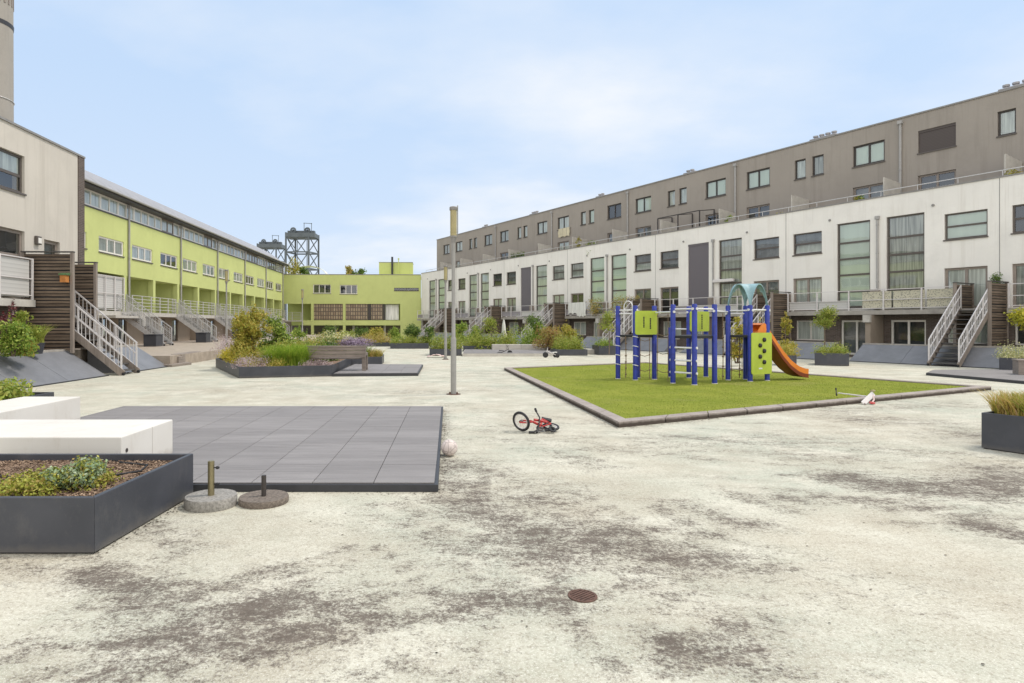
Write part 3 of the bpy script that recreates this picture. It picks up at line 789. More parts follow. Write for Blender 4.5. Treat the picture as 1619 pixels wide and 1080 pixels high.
def window(root, name, u, z, w_, h, y, cols=1, rows=(), frame='frame_brown', back='dark_room', fw=.06, glass='glass', cover=None, sill=True, half=None, setback=.09):
    "frame mesh with pane and what hangs behind it; u,z lower left corner of the opening"
    cl = cols if isinstance(cols, (tuple, list)) else tuple(i/cols for i in range(1, cols))
    def mk():
        mb = MB()
        mb.box(0,fw,0,.07,0,h); mb.box(w_-fw,w_,0,.07,0,h); mb.box(fw,w_-fw,0,.07,0,fw); mb.box(fw,w_-fw,0,.07,h-fw,h)
        for c in cl: mb.box(c*w_-fw*.5,c*w_+fw*.5,.004,.066,fw,h-fw)
        xs_ = [fw] + [c*w_ for c in cl] + [w_-fw]
        for r in rows:
            zz = r*h; e = [fw] + [x for c in cl for x in (c*w_-fw*.5, c*w_+fw*.5)] + [w_-fw]
            for i in range(0, len(e), 2): mb.box(e[i],e[i+1],.006,.064,zz-fw*.6,zz+fw*.6)
        if sill: mb.box(-.03,w_+.03,-setback-.05,-.002,-.06,-.004,1)
        return mb.mesh(name, [M[frame], M['frame_brown']])
    f = link(name, cached(('f',name,w_,h,cl,tuple(rows),frame,fw,sill,setback), mk), root, (u, y+setback, z))
    if cover:
        def mc():
            mb = MB(); mb.box(.02,w_-.02,-.035,-.006,.0,h-.0); mb.box(.0,w_,-.06,-.036,h-.12,h); return mb.mesh('shutter', M[cover])
        link('shutter', cached(('s',w_,h,cover), mc), f)
        return f
    def mp_():
        mb = MB(); mb.poly([(fw,.035,fw),(w_-fw,.035,fw),(w_-fw,.035,h-fw),(fw,.035,h-fw)]); return mb.mesh('pane', M[glass])
    link('pane', cached(('p',w_,h,fw,glass), mp_), f)
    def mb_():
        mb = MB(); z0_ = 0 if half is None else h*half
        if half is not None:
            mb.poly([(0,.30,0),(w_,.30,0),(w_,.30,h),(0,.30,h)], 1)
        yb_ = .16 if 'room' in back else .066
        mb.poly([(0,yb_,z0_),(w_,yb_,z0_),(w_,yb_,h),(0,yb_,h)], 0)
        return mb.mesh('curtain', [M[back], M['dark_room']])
    nm = 'curtain' if 'curtain' in back else ('blind' if 'blind' in back else 'room_backing')
    link(nm, cached(('b',w_,h,back,half), mb_), f)
    return f
def pipe(root, u, z0, z1, y, r=.05, m='pipe', name='downpipe'):
    mb = MB(); mb.tube([(u,y,z0),(u,y,z1)], r, 8)
    for zz in (z0+.3, (z0+z1)/2, z1-.3): mb.lathe([(r+.012,0),(r+.012,.05)], (u,y,zz), 10)
    mb.box(u-r*1.7,u+r*1.7,y-r*1.6,y+r*1.6,z1,z1+.16)
    mb.build(name, M[m], root)

# ================================================================ RIGHT: white row with a grey-brown storey set back on top
TH = math.atan2(-.8786, .4776)
RT = thing('apartment_row', 'long white rendered row with grey brown upper storeys on the right', 'building', (23.0,25.9,0), TH)
PER, S0, HB = 9.37, 4.63, 4.685
U0, U1 = -55.5, 6.0
rng = random.Random(11)
wins, talls, doors, gwins, gdoors = [], [], [], [], []
gup, gsing, gdoor = [], [], []
for k in range(-1, 6):
    s = S0 + PER*k
    for sg in (-1, 1):
        def span(a, b2):
            q = sorted((-(s+sg*a), -(s+sg*b2))); return q
        for lst, a, b2, z0, z1 in ((wins,2.72,4.28,5.42,6.57),(talls,.36,1.95,2.5,6.8),(doors,2.72,4.28,2.36,4.15),(gwins,2.72,4.28,.8,1.86),(gdoors,.42,1.9,.12,1.86),
                                   (gup,.75,2.3,10.05,11.15),(gsing,3.85,4.5,10.05,11.15),(gdoor,.75,2.3,7.05,8.95)):
            q = span(a, b2)
            if q[0] > U0+.2 and q[1] < U1-.2: lst.append((q[0],q[1],z0,z1,k,sg))
cut = lambda l: [x[:4] for x in l]
mb = MB()
wall(mb, U0, U1, 2.2, 7.8, 0, cut(wins)+cut(talls)+cut(doors))
mb.poly([(U0,0,0),(U0,0,7.8),(U0,9,7.8),(U0,9,0)]); mb.poly([(U1,0,0),(U1,9,0),(U1,9,7.8),(U1,0,7.8)])
mb.poly([(U0,.3,7.0),(U1,.3,7.0),(U1,.3,7.8),(U0,.3,7.8)])
mb.build('white_wall', M['white_wall'], RT)
mb = MB(); mb.box(U0-.03,U1,-.04,.34,7.802,7.86); mb.build('parapet_coping', M['coping'], RT)
mb = MB(); mb.poly([(U0,.3,7.0),(U1,.3,7.0),(U1,2.1,7.0),(U0,2.1,7.0)]); mb.build('roof_terrace', M['concrete'], RT)
mb = MB(); wall(mb, U0, U1, 0, 2.12, .25, cut(gwins)+cut(gdoors)); mb.build('brick_wall', M['brick'], RT)
# beige partitions under the balconies
for k in range(-1, 6):
    s = S0 + PER*k
    mb = MB(); mb.box(-s-.12,-s+.12,-.9,.247,0,2.1); mb.build('partition', M['beige_wall'], RT)
    mb = MB(); mb.box(-s-.16,-s+.16,-1.05,-.903,1.75,2.1); mb.build('beam_end', M['conc_light'], RT)
mb = MB(); wall(mb, U0, U1, 7.0, 12.0, 2.1, cut(gup)+cut(gsing)+cut(gdoor))
mb.poly([(U0,2.1,7.0),(U0,2.1,12),(U0,9,12),(U0,9,7.0)]); mb.poly([(U1,2.1,7.0),(U1,9,7.0),(U1,9,12),(U1,2.1,12)])
mb.poly([(U0,2.1,11.98),(U1,2.1,11.98),(U1,9,11.98),(U0,9,11.98)]); mb.poly([(U0,9,0),(U0,9,12),(U1,9,12),(U1,9,0)])
mb.build('grey_wall', M['grey_wall'], RT)
mb = MB(); mb.box(U0-.04,U1,2.05,2.3,11.99,12.06); mb.build('roof_edge', M['coping'], RT)
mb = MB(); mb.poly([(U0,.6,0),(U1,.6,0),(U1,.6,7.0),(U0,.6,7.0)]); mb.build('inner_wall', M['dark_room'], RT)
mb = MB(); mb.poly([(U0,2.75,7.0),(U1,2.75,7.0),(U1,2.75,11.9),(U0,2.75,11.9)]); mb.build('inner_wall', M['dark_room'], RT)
for i, (a,b2,c,d,k,sg) in enumerate(sorted(wins, reverse=True)):
    back = ['grey_room','curtain_grey','curtain_green','dark_room','grey_room','curtain_grey'][rng.randrange(6)]
    if (k,sg) == (0,-1): back = 'curtain_green'
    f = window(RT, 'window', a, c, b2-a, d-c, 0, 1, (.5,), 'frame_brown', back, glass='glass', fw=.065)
    if rng.random() < .45 and k >= 0:             # lower sash tipped open: a pale slanting pane
        mb = MB(); wd_ = b2-a; mb.hexa([(.08,.03,.10),(wd_-.08,.03,.10),(wd_-.08,.06,.10),(.08,.06,.10),(.08,.14,.52),(wd_-.08,.14,.52),(wd_-.08,.17,.52),(.08,.17,.52)])
        o = mb.build('tilted_blind', M['cloth'], f)
for a,b2,c,d,k,sg in talls:
    cover = 'blind_purple' if (k,sg) in ((1,1),(3,1)) else None
    back = 'curtain_grey' if (k,sg) in ((0,-1),(1,-1)) else ('curtain_green' if (k,sg) in ((0,1),(2,-1),(2,1)) else ['curtain_white','curtain_grey','curtain_green'][rng.randrange(3)])
    window(RT, 'tall_window', a, c, b2-a, d-c, 0, (.5,) if False else 1, (.19,.385,.575,.765), 'frame_brown', back, cover=cover, fw=.075, glass='glass_green' if k >= 2 else 'glass')
for a,b2,c,d,k,sg in doors:
    back = ['curtain_white','dark_room','curtain_white','curtain_grey','grey_room'][rng.randrange(5)]
    if k == 0: back = 'curtain_white'
    window(RT, 'balcony_door', a, c, b2-a, d-c, 0, 2, (), 'frame_taupe', back, fw=.1, sill=False)
for a,b2,c,d,k,sg in gwins:
    window(RT, 'ground_window', a, c, b2-a, d-c, .25, 2, (), 'frame_white', ['curtain_white','curtain_white','dark_room'][rng.randrange(3)], fw=.06)
for a,b2,c,d,k,sg in gdoors:
    window(RT, 'terrace_door', a, c, b2-a, d-c, .25, 2, (), 'frame_white', 'dark_room' if (k,sg) == (0,-1) else ['dark_room','curtain_white','grey_room'][rng.randrange(3)], fw=.09, sill=False)
for a,b2,c,d,k,sg in gup:
    cover = 'blind_brown' if (k,sg) == (0,-1) else None
    window(RT, 'upper_window', a, c, b2-a, d-c, 2.1, (.5,), (), 'frame_dark', ['curtain_white','curtain_white','curtain_grey','curtain_green'][rng.randrange(4)] if (k,sg)!=(2,1) else 'dark_room', cover=cover, fw=.085)
for a,b2,c,d,k,sg in gsing:
    window(RT, 'narrow_window', a, c, b2-a, d-c, 2.1, 1, (), 'frame_dark', ['curtain_white','curtain_grey','curtain_green'][rng.randrange(3)], fw=.07)
for a,b2,c,d,k,sg in gdoor:
    window(RT, 'roof_terrace_door', a, c, b2-a, d-c, 2.1, 2, (), 'frame_taupe', ['curtain_white','dark_room','curtain_white','grey_room'][rng.randrange(4)], fw=.09, sill=False)
for k in range(-1, 6):
    s = S0 + PER*k
    pipe(RT, -s, 3.4, 6.75, -.07); pipe(RT, -s, 7.1, 11.7, 2.03, .06)
    mb = MB(); mb.box(-s-.2,-s+.1,-.3,-.005,2.4,3.35); mb.build('pipe_casing', M['frame_taupe'], RT)
    for sgn, (yy0) in ((0, 0), (1, 0)):
        u_ = -s - sgn*HB
        if u_ < U0+.3: continue
        mb = MB(); mb.hexa([(u_-.03,.5,7.01),(u_+.03,.5,7.01),(u_+.03,2.09,7.01),(u_-.03,2.09,7.01),(u_-.03,.5,8.86),(u_+.03,.5,8.86),(u_+.03,2.09,8.72),(u_-.03,2.09,8.72)])
        mb.build('terrace_divider', M['conc_light'], RT)
    u_ = -s - HB
    if u_ > U0:
        mb = MB(); mb.box(u_-.012,u_+.012,-.006,.006,2.3,7.79); mb.build('expansion_joint', M['coping'], RT)
# parapet handrail on the roof terrace
mb = MB(); mb.tube([(U0+1,.15,8.12),(U1,.15,8.12)], .022, 6)
x = U0+1
while x < U1: mb.tube([(x,.15,7.86),(x,.15,8.12)], .016, 6); x += 1.56
mb.build('terrace_handrail', M['steel'], RT)
for (pa, pb) in ((1040,1106),):
    def sy(px, y):
        t_ = (px-PX)/F; return ((23+.8786*y)-(25.9+.4776*y)*t_)/(.4776+.8786*t_)
    ua, ub = -sy(pa,.6), -sy(pb,.6); mb = MB()
    for u_ in (ua, (ua+ub)/2, ub):
        for y in (.6,2.0): mb.box(u_-.03,u_+.03,y-.03,y+.03,7.01,9.0 if y < 1 else 9.2)
        mb.bar((u_,.6,9.0),(u_,2.0,9.2),.05,.05)
    mb.bar((ua,.6,9.02),(ub,.6,9.02),.05,.06); mb.bar((ua,.6,8.2),(ub,.6,8.2),.03,.03); mb.build('terrace_pergola', M['frame_dark'], RT)
    ua, ub = -sy(1128,-.1), -sy(1160,-.1); mb = MB(); mb.box(ua,ub,-.22,-.004,4.22,4.4); mb.build('awning_cassette', M['steel_white'], RT, bevel=.03)
for k in range(-1,6):
    for sg in (-1,1):
        u_ = -(S0+PER*k+sg*2.3); mb = MB(); mb.lathe([(.06,0),(.06,.05)], (u_,-.05,7.05), 10, axis=(0,1,0)); mb.build('vent_cap', M['coping'], RT)
# rooftop ventilation units
for i, (px, wd_, lab) in enumerate(((1613,1.6,'right end of the roof'),(1300,1.5,'above the open terrace door'),(1089,1.0,'above the middle of the play frame'),(948,1.0,'above the pair of narrow windows'),(842,1.1,'left of the hanging towels'),(765,.8,'near the far end of the roof'))):
    t_ = (px-PX)/F; bx, by = 23+.8786*3.0, 25.9+.4776*3.0
    s_ = (bx-by*t_)/(.4776+.8786*t_)
    v_ = thing('roof_vent', 'small grey louvred ventilation unit on the grey roof, ' + lab, 'roof vent', (bx-.4776*s_, by+.8786*s_, 12.0), TH, 'ventilation units on the grey roof')
    mb = MB(); mb.box(-wd_/2,wd_/2,0,.6,.0,.42); mb.build('housing', M['zinc'], v_, bevel=.02)
    mb = MB()
    for j in range(5): mb.box(-wd_/2+.05,wd_/2-.05,-.02,-.003,.06+j*.07,.09+j*.07)
    mb.build('louvre', M['coping'], v_)
    mb = MB()
    for j in range(max(2,int(wd_/.35))): mb.lathe([(.09,0),(.09,.1),(.14,.12),(.14,.2)], (-wd_/2+.2+j*.35,.3,.42), 10)
    mb.build('cowls', M['zinc'], v_)

# balconies, one per stretch between two staircases
BK = [-.055 + PER*k for k in range(0, 6)]                # stair axes along the row
def rail(mb, x0, x1, y, z0, h=1.0, step=1.55, r=.022, rows=(1.0,.52,.12)):
    n = max(1, round(abs(x1-x0)/step))
    for i in range(n+1): xx = x0+(x1-x0)*i/n; mb.box(xx-.028,xx+.028,y-.028,y+.028,z0-.12,z0+h)
    for rr in rows: mb.box(min(x0,x1),max(x0,x1),y-.02,y+.02,z0+h*rr-.035,z0+h*rr-.004)
seg = []
edges = [-6.0] + [x for bk in BK for x in (bk-.47, bk+.95)] + [55.3]
for i in range(0, len(edges), 2): seg.append((edges[i], edges[i+1]))
for i, (sa, sb_) in enumerate(seg):
    u0, u1 = -sb_, -sa
    if u1-u0 < .5: continue
    mb = MB(); mb.box(u0,u1,-.66,-.003,2.12,2.32); bal = mb.build('balcony_slab', M['concrete'], RT)
    mb = MB(); rail(mb, u0+.05, u1-.05, -.62, 2.32); mb.build('balcony_railing', M['steel_white'], RT)
    n = max(1, round((u1-u0)/1.55)); st = (u1-u0-.1)/n
    for j in range(n):
        if i == 1 and u0+.05+(j+1)*st > -5.2: continue
        if rng.random() < (.8 if i < 2 else .6):
            mb = MB(); mb.box(u0+.05+j*st+.07,u0+.05+(j+1)*st-.07,-.595,-.58,2.42,2.84 if rng.random()<.5 else 2.8)
            mb.build('railing_panel', M[rng.choice(['mesh_panel','mesh_panel','mesh_white','mesh_white'])], RT)
# patterned screens left of the first staircase
def patternmat():
    m, nt, b, _ = nodes('patterned_screen')
    tc = N(nt,'ShaderNodeTexCoord'); v = N(nt,'ShaderNodeTexVoronoi'); v.inputs['Scale'].default_value = 15
    nt.links.new(tc.outputs['Object'], v.inputs['Vector'])
    c = ramp(nt, v.outputs['Distance'], [(.15,(.16,.15,.13)),(.35,(.44,.42,.33)),(.6,(.55,.52,.4))])
    nt.links.new(c, b.inputs['Base Color']); b.inputs['Roughness'].default_value = .8; return m
M['pattern'] = patternmat()
for j in range(3):
    mb = MB(); u_ = -1.05-1.36*j; mb.box(u_-1.28,u_,-.572,-.56,2.44,3.22); mb.build('patterned_screen', M['pattern'], RT)
for bk in BK:                                             # landing behind each staircase
    mb = MB(); mb.box(-bk-.868,-bk+.268,-1.35,-.003,2.14,2.315); mb.build('stair_landing', M['concrete'], RT)

def rpt(s_, y): return Vector((23-.4776*s_+.8786*y, 25.9+.8786*s_+.4776*y, 0))
# ---- wooden screens flanking the stairs
def make_screen(name, label, length, z0, z1, group, mslat='screen_wood'):
    t = thing(name, label, 'privacy screen', (0,0,0), 0, group)
    n = int((z1-z0)/.105); mb = MB(); rg = random.Random(4)
    for i in range(n):
        zz = z0 + i*(z1-z0)/n; d = rg.uniform(-.008,.008); e = rg.uniform(-.012,.012)
        mb.box(-.034+d,.034+d,.05,length-.05, zz+e, zz+(z1-z0)/n-.034+e, i % 3)
    mb.box(-.006,.006,.05,length-.05,z0,z1-.03,3)
    mb.build('slats', [M[mslat], M['screen_wood2'], M['screen_wood3'], M['black']], t)
    for y in (0, length-.09):
        mb = MB(); mb.box(-.055,.055,y,y+.09,z0-.1,z1+.02); mb.build('post', M['post_wood'], t, bevel=.006)
    mb = MB(); mb.box(-.06,.06,-.01,length+.01,z1+.022,z1+.06); mb.build('cap_rail', M['tread'], t)
    return t
# ---- stairs
def make_stair(name, label, width, rise, run, group, z0=0, mesh=False, mrail='steel_white'):
    t = thing(name, label, 'staircase', (0,0,0), 0, group)
    k = rise/run; n = 12
    for i in range(n):
        zz = z0 + rise*(i+.75)/n; yy = run*(i+.5)/n
        mb = MB(); mb.box(.035,width-.035,yy-.14,yy+.14,zz-.035,zz); mb.build('step', M['tread'], t)
    for x in (0, width):
        mb = MB(); mb.bar((x,-.08,z0+.05),(x,run,z0+rise-.02), .05,.22); mb.build('stringer', M['steel'] if mesh else M['post_wood'], t)
        mb = MB()
        for hh, th in ((1.0,.045),(.62,.03),(.18,.03)):
            mb.bar((x,-.05,z0+hh+.02),(x,run,z0+rise+hh-.02), .035, th)
        for j in range(5):
            yy = -.03 + (run+.02)*j/4; zz = z0 + k*max(yy,0)
            mb.box(x-.022,x+.022,yy-.022,yy+.022,zz+.02,zz+1.02)
        m_ = int(run/(.16 if mesh else .125)); bw_ = .009
        for j in range(m_):
            yy = (j+.5)*run/m_; zz = z0+k*yy
            mb.box(x-bw_,x+bw_,yy-bw_,yy+bw_,zz+.18,zz+1.0)
        if mesh:
            for hh in (.3,.42,.54,.74,.86): mb.bar((x,-.02,z0+hh),(x,run,z0+rise+hh), .014,.02)
        mb.build('handrail', M[mrail], t)
    for x in (.0, width):
        mb = MB(); mb.lathe([(.05,-.03),(.05,.03)], (x,-.1,z0+.052), 14, axis=(1,0,0)); mb.build('roller_foot', M['black'], t)
    return t
def place_r(o, s_, y, label=None, first=None):
    p = rpt(s_, y)
    if first: o.location = p; o.rotation_euler = (0,0,TH); return o
    return dup(o, p, TH, label)
st0 = make_stair('metal_staircase', 'steep pale steel staircase at the right, nearest of the white row', 1.0, 2.3, 2.62, 'staircases along the white row')
sc0 = make_screen('wooden_screen', 'dark slatted wooden screen right of the nearest white row staircase', 1.62, .74, 3.36, 'wooden screens beside the white row stairs')
slab = ['staircase behind the orange slide and teal canopy', 'staircase behind the left posts of the play frame', 'staircase behind the reddish shrub', 'staircase behind the second lamp post', 'farthest staircase of the white row beside the lime green wall']
where = ['right of the nearest white row staircase','behind the teal canopy','above the square lime panel','beside the white draped sheet','behind the main lamp post','at the far end of the white row']
for i, bk in enumerate(BK):
    if i == 0: place_r(st0, bk+.80, -3.98, first=True)
    else: place_r(st0, bk+.80, -3.98, 'pale steel ' + slab[i-1])
    if i == 0: place_r(sc0, bk-.27, -1.68, first=True)
    else: place_r(sc0, bk-.27, -1.68, 'right hand wooden screen of the stairs ' + where[i])
    place_r(sc0, bk+.90, -1.68, ('dark slatted wooden screen left of the nearest white row staircase' if i == 0 else 'left hand wooden screen of the stairs ' + where[i]))
# ---- sloped slate-grey skirting walls
def make_slope(name, label, length, top, depth, group):
    t = thing(name, label, 'sloped wall', (0,0,0), 0, group); n = max(1, round(length/1.9)); mb = MB()
    for i in range(n):
        a, b2 = i*length/n+.006, (i+1)*length/n-.006
        mb.hexa([(a,0,0),(b2,0,0),(b2,depth,0),(a,depth,0),(a,depth*.94,top),(b2,depth*.94,top),(b2,depth,top),(a,depth,top)])
    mb.build('panel', M['slope'], t)
    mb = MB(); mb.box(-.02,length+.02,depth*.94+.0,depth+.22,top+.002,top+.06); mb.build('coping', M['concrete'], t)
    mb = MB(); mb.box(0,length,-.05,.0,0,.03); mb.build('foot_strip', M['dark_edge'], t)
    return t
sl0 = make_slope('sloped_wall', 'slate grey sloped wall beneath the nearest white row staircase', 8.1, .74, 1.2, 'sloped walls of the white row')
sll = ['beneath the stairs behind the slide', 'beneath the stairs left of the play frame', 'behind the reddish shrub', 'behind the golden ground cover planter', 'at the far end of the white row']
for i, bk in enumerate(BK):
    if i == 0: place_r(sl0, bk+4.0, -3.76, first=True)
    else: place_r(sl0, bk+4.0, -3.76, 'slate grey sloped wall ' + sll[i-1])

# ================================================================ LEFT: near white block
T2 = R(91.82)
WB = thing('white_house', 'white rendered house block with a brown edge at the left of the picture', 'building', (-13.0,0,0), T2)
def wpt(u_, y, z=0): return Vector((-13.0+math.cos(T2)*u_-math.sin(T2)*y, math.sin(T2)*u_+math.cos(T2)*y, z))
holes = [(17.4,19.75,5.82,7.02),(17.2,19.75,2.5,4.62),(20.75,21.62,2.45,4.52),(12.5,15,5.82,7.02),(12.5,15,2.5,4.62)]
mb = MB(); wall(mb, 2, 22.72, 0, 7.86, 0, holes, .14)
mb.poly([(22.72,.05,0),(22.72,8,0),(22.72,8,7.86),(22.72,.05,7.86)]); mb.poly([(2,0,7.86),(22.72,0,7.86),(22.72,8,7.86),(2,8,7.86)]); mb.poly([(2,0,0),(2,0,7.86),(2,8,7.86),(2,8,0)])
mb.build('wall', M['pale_wall'], WB)
mb = MB(); mb.box(22.72,23.12,-.03,8,0,7.9); mb.build('brown_end_wall', M['brick'], WB)
mb = MB(); mb.box(2,23.14,-.05,.3,7.862,7.93); mb.build('parapet_coping', M['coping'], WB)
window(WB,'window',17.4,5.82,2.35,1.2,0,1,(.46,),'frame_brown','curtain_white',fw=.075,half=.46)
window(WB,'window',12.5,5.82,2.5,1.2,0,1,(.52,),'frame_brown','grey_room',fw=.075)
window(WB,'balcony_door',17.2,2.5,2.55,2.12,0,2,(.62,),'frame_taupe','dark_room',fw=.1,sill=False)
window(WB,'balcony_door',12.5,2.5,2.5,2.12,0,2,(.62,),'frame_taupe','dark_room',fw=.1,sill=False)
window(WB,'door',20.75,2.45,.87,2.07,0,1,(.55,),'frame_taupe','grey_room',fw=.11,sill=False)
mb = MB(); mb.box(20.22,20.46,-.11,-.003,4.28,4.56); f = mb.build('wall_lamp', M['frame_brown'], WB, bevel=.02)
mb = MB(); mb.box(20.26,20.42,-.125,-.112,4.32,4.5); mb.build('lamp_glass', M['frame_white'], f)
mb = MB(); mb.box(8,19.5,-.5,-.003,2.2,2.42); mb.box(19.72,20.95,-.45,-.003,2.2,2.4); mb.build('balcony_slab', M['conc_light'], WB)
mb = MB(); rail(mb, 12, 19.4, -.46, 2.42, 1.3, 1.5); mb.build('balcony_railing', M['steel_white'], WB)
mb = MB(); mb.box(14.2,19.3,-.43,-.415,2.5,3.66); mb.build('striped_screen', M['mesh_white'], WB)
mb = MB(); wall(mb, 8, 23.1, .8, 2.2, .001-.02, [], 0); mb.build('shaded_wall', M['brick'], WB)  # dark brick sheet standing in for the shade under the balcony
ls = make_stair('metal_staircase', 'pale steel staircase in front of the white house at the left', 1.02, 2.4, 2.72, None)
ls.location = wpt(19.82, -2.98+.0); ls.rotation_euler = (0,0,T2)
for u_, zt, lab in ((19.62, 3.92, 'tall dark slatted wooden screen holding the orange bird box'), (20.98, 3.72, 'dark slatted wooden screen behind the left staircase')):
    s2 = make_screen('wooden_screen', lab, 1.62, .84, zt, None); s2.location = wpt(u_, -1.62); s2.rotation_euler = (0,0,T2)
for (u_, ln, lab) in ((8.0, 11.75, 'slate grey sloped wall at the left in front of the white house'), (20.95, 3.1, 'slate grey sloped wall just beyond the left staircase')):
    s2 = make_slope('sloped_wall', lab, ln, .8, 1.35, None)
    p = Vector((-10.98,u_,0)); s2.location = p; s2.rotation_euler = (0,0,R(90))
# orange bird box on the screen
p = wpt(19.52, -1.42, 3.0)
bb = thing('bird_box', 'orange wooden bird box with a green felt roof on the wooden screen', 'bird box', p, T2)
mb = MB(); mb.box(-.16,.04,-.09,.09,-.02,.2); mb.build('box', M['terracotta'], bb, bevel=.006)
mb = MB(); mb.hexa([(-.19,-.12,.202),(.05,-.12,.202),(.05,.12,.202),(-.19,.12,.202),(-.17,-.12,.26),(.05,-.12,.29),(.05,.12,.29),(-.17,.12,.26)]); mb.build('roof', M['greenroof'], bb)

# ================================================================ LEFT: lime green terrace
GB = thing('green_terrace', 'long lime green terrace with a pale metal roof on the left', 'building', (-17.915,0,0), T2)
def gpt(u_, y, z=0): return Vector((-17.915+math.cos(T2)*u_-math.sin(T2)*y, math.sin(T2)*u_+math.cos(T2)*y, z))
pass
pu = [36.5+7.6*k for k in range(-1, 6)]
wh = []
for p_ in pu:
    for sg in (-1, 1):
        q = sorted((p_+sg*.5, p_+sg*3.2))
        if q[0] > 24.2 and q[1] < 74.7: wh.append((q[0],q[1],5.6,6.45))
mb = MB(); wall(mb, 24, 75.3, 4.5, 7.8, 0, wh, .12); mb.poly([(24,0,4.5),(75.3,0,4.5),(75.3,2.4,4.5),(24,2.4,4.5)])
mb.poly([(24,2.4,2.4),(75.3,2.4,2.4),(75.3,2.4,4.5),(24,2.4,4.5)]); mb.poly([(24,0,4.5),(24,9,4.5),(24,9,9),(24,0,9)])
mb.build('green_wall', M['green_wall'], GB)
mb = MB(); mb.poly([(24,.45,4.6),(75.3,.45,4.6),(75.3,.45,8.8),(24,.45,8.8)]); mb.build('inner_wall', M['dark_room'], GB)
for i in range(14):
    u_ = 24.8+3.8*i
    mb = MB(); mb.box(u_-.16,u_+.16,.002,.34,2.4,4.497); mb.build('column', M['green_wall'], GB)
    mb = MB(); mb.box(u_-.07,u_+.07,.342,2.397,2.4,4.497); mb.build('party_wall', M['green_wall'], GB)
    if rng.random() < .75:
        window(GB, 'balcony_door', u_+.9, 2.42, 1.9, 1.85, 2.25, 2, (), 'frame_white', rng.choice(['dark_room','curtain_white','grey_room']), fw=.09, sill=False)
for a,b2,c,d in wh:
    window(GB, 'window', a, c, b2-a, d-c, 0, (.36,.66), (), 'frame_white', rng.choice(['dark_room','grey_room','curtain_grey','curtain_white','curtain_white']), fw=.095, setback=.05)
# continuous strip of windows under the eave
mb = MB(); mb.box(24,75.3,-.04,.06,7.802,7.87); mb.build('strip_sill', M['frame_dark'], GB)
u_ = 24.0
while u_ < 75:
    window(GB, 'strip_window', u_, 7.87, 1.9, .86, -.04, 2, (), rng.choice(['frame_taupe','frame_white','frame_white']), rng.choice(['curtain_white','curtain_grey','curtain_white','curtain_white']), fw=.085, sill=False, setback=.05)
    u_ += 1.9
mb = MB(); mb.box(24,75.6,-.55,.0,8.74,8.92); mb.box(24,75.6,.0,.5,8.74,8.9); mb.build('eave', M['frame_dark'], GB)
prof = [(-.62,8.93),(-.1,9.35),(.8,9.95),(2.0,10.55),(3.4,11.0),(6.0,11.2)]
mb = MB(); n = 56; hip = lambda i: max(0, 1 - (75.9-(23.9+52.0*i/n))/3.0) if True else 0
for i in range(n):
    ua, ub = 23.9+52.0*i/n, 23.9+52.0*(i+1)/n - .035
    def shrink(u_): return 1.0 if u_ < 71.5 else max(.02, 1-(u_-71.5)/4.6)
    for j in range(len(prof)-1):
        (y0,z0),(y1,z1) = prof[j], prof[j+1]
        q = lambda u_, y_, z_: (u_, y_, 8.93+(z_-8.93)*shrink(u_))
        mb.poly([q(ua,y0,z0), q(ub,y0,z0), q(ub,y1,z1), q(ua,y1,z1)])
    y0,z0 = prof[0]; mb.poly([(ub,-.62,8.945),(ub+.035,-.62,8.945),(ub+.035,.0,9.45*1 if ub<71 else 9.0),(ub,.0,9.45 if ub<71 else 9.0)])
mb.build('metal_roof', M['zinc'], GB)
mb = MB(); mb.tube([(24,-.66,8.9),(75.7,-.66,8.9)], .07, 8); mb.build('gutter', M['pipe'], GB)
for p_ in pu: pipe(GB, p_, 2.6, 8.5, -.08, .06)
mb = MB(); mb.box(24,75.2,-.36,2.4,2.14,2.39); mb.build('balcony_slab', M['conc_light'], GB)
ge = [28.8] + [x for i in range(6) for x in (35.0+7.6*i, 36.4+7.6*i)] + [75.1]
for a_, b_ in zip(ge[2::2], ge[3::2]):
    mb = MB(); rail(mb, a_, b_, -.3, 2.39, 1.0, 1.27, rows=(1.0,.8,.6,.4,.2)); mb.build('balcony_railing', M['steel'], GB)
gh = []
for i in range(13):
    u_ = 25.2+3.8*i; gh.append((u_,u_+1.0,.43,2.0)) if i % 2 else gh.append((u_+.8,u_+2.6,.9,2.0))
mb = MB(); wall(mb, 24, 75.3, 0, 2.14, .6, gh, .14); mb.build('ground_floor_wall', M['beige_wall'], GB)
for a,b2,c,d in gh:
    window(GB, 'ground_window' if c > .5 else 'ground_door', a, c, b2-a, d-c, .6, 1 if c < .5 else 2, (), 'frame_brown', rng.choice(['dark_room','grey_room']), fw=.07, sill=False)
for i in range(7):
    mb = MB(); u_ = 32.5+7.6*i; mb.box(u_-.12,u_+.12,-.3,.597,.42,2.137); mb.build('pier', M['beige_wall'], GB)
for (a_, b_) in ((32.7,35.75),):
    mb = MB(); mb.box(a_,b_,-.06,-.02,2.55,4.35); mb.build('striped_screen', M['mesh_white'], GB)
    mb = MB(); rail(mb, a_, b_, -.14, 2.45, 1.9, 1.0, rows=(1.0,.5,.03)); mb.build('screen_frame', M['steel_white'], GB)
    mb = MB(); mb.box(a_-.2,b_+.1,-1.3,-.2,2.0,2.135); mb.box(b_-.3,b_+.1,-1.34,-1.1,1.5,1.998); mb.build('balcony_beam', M['conc_light'], GB)
gs = make_stair('metal_staircase', 'grey mesh sided staircase nearest on the lime green terrace', 1.15, 2.0, 2.6, 'mesh sided stairs of the lime green terrace', 0, True, 'steel')
gl = ['second grey mesh sided staircase of the lime green terrace','third grey mesh sided staircase behind the terrace lamp post','fourth grey mesh sided staircase behind the amber shrub','farthest grey mesh sided staircase on the lime green terrace']
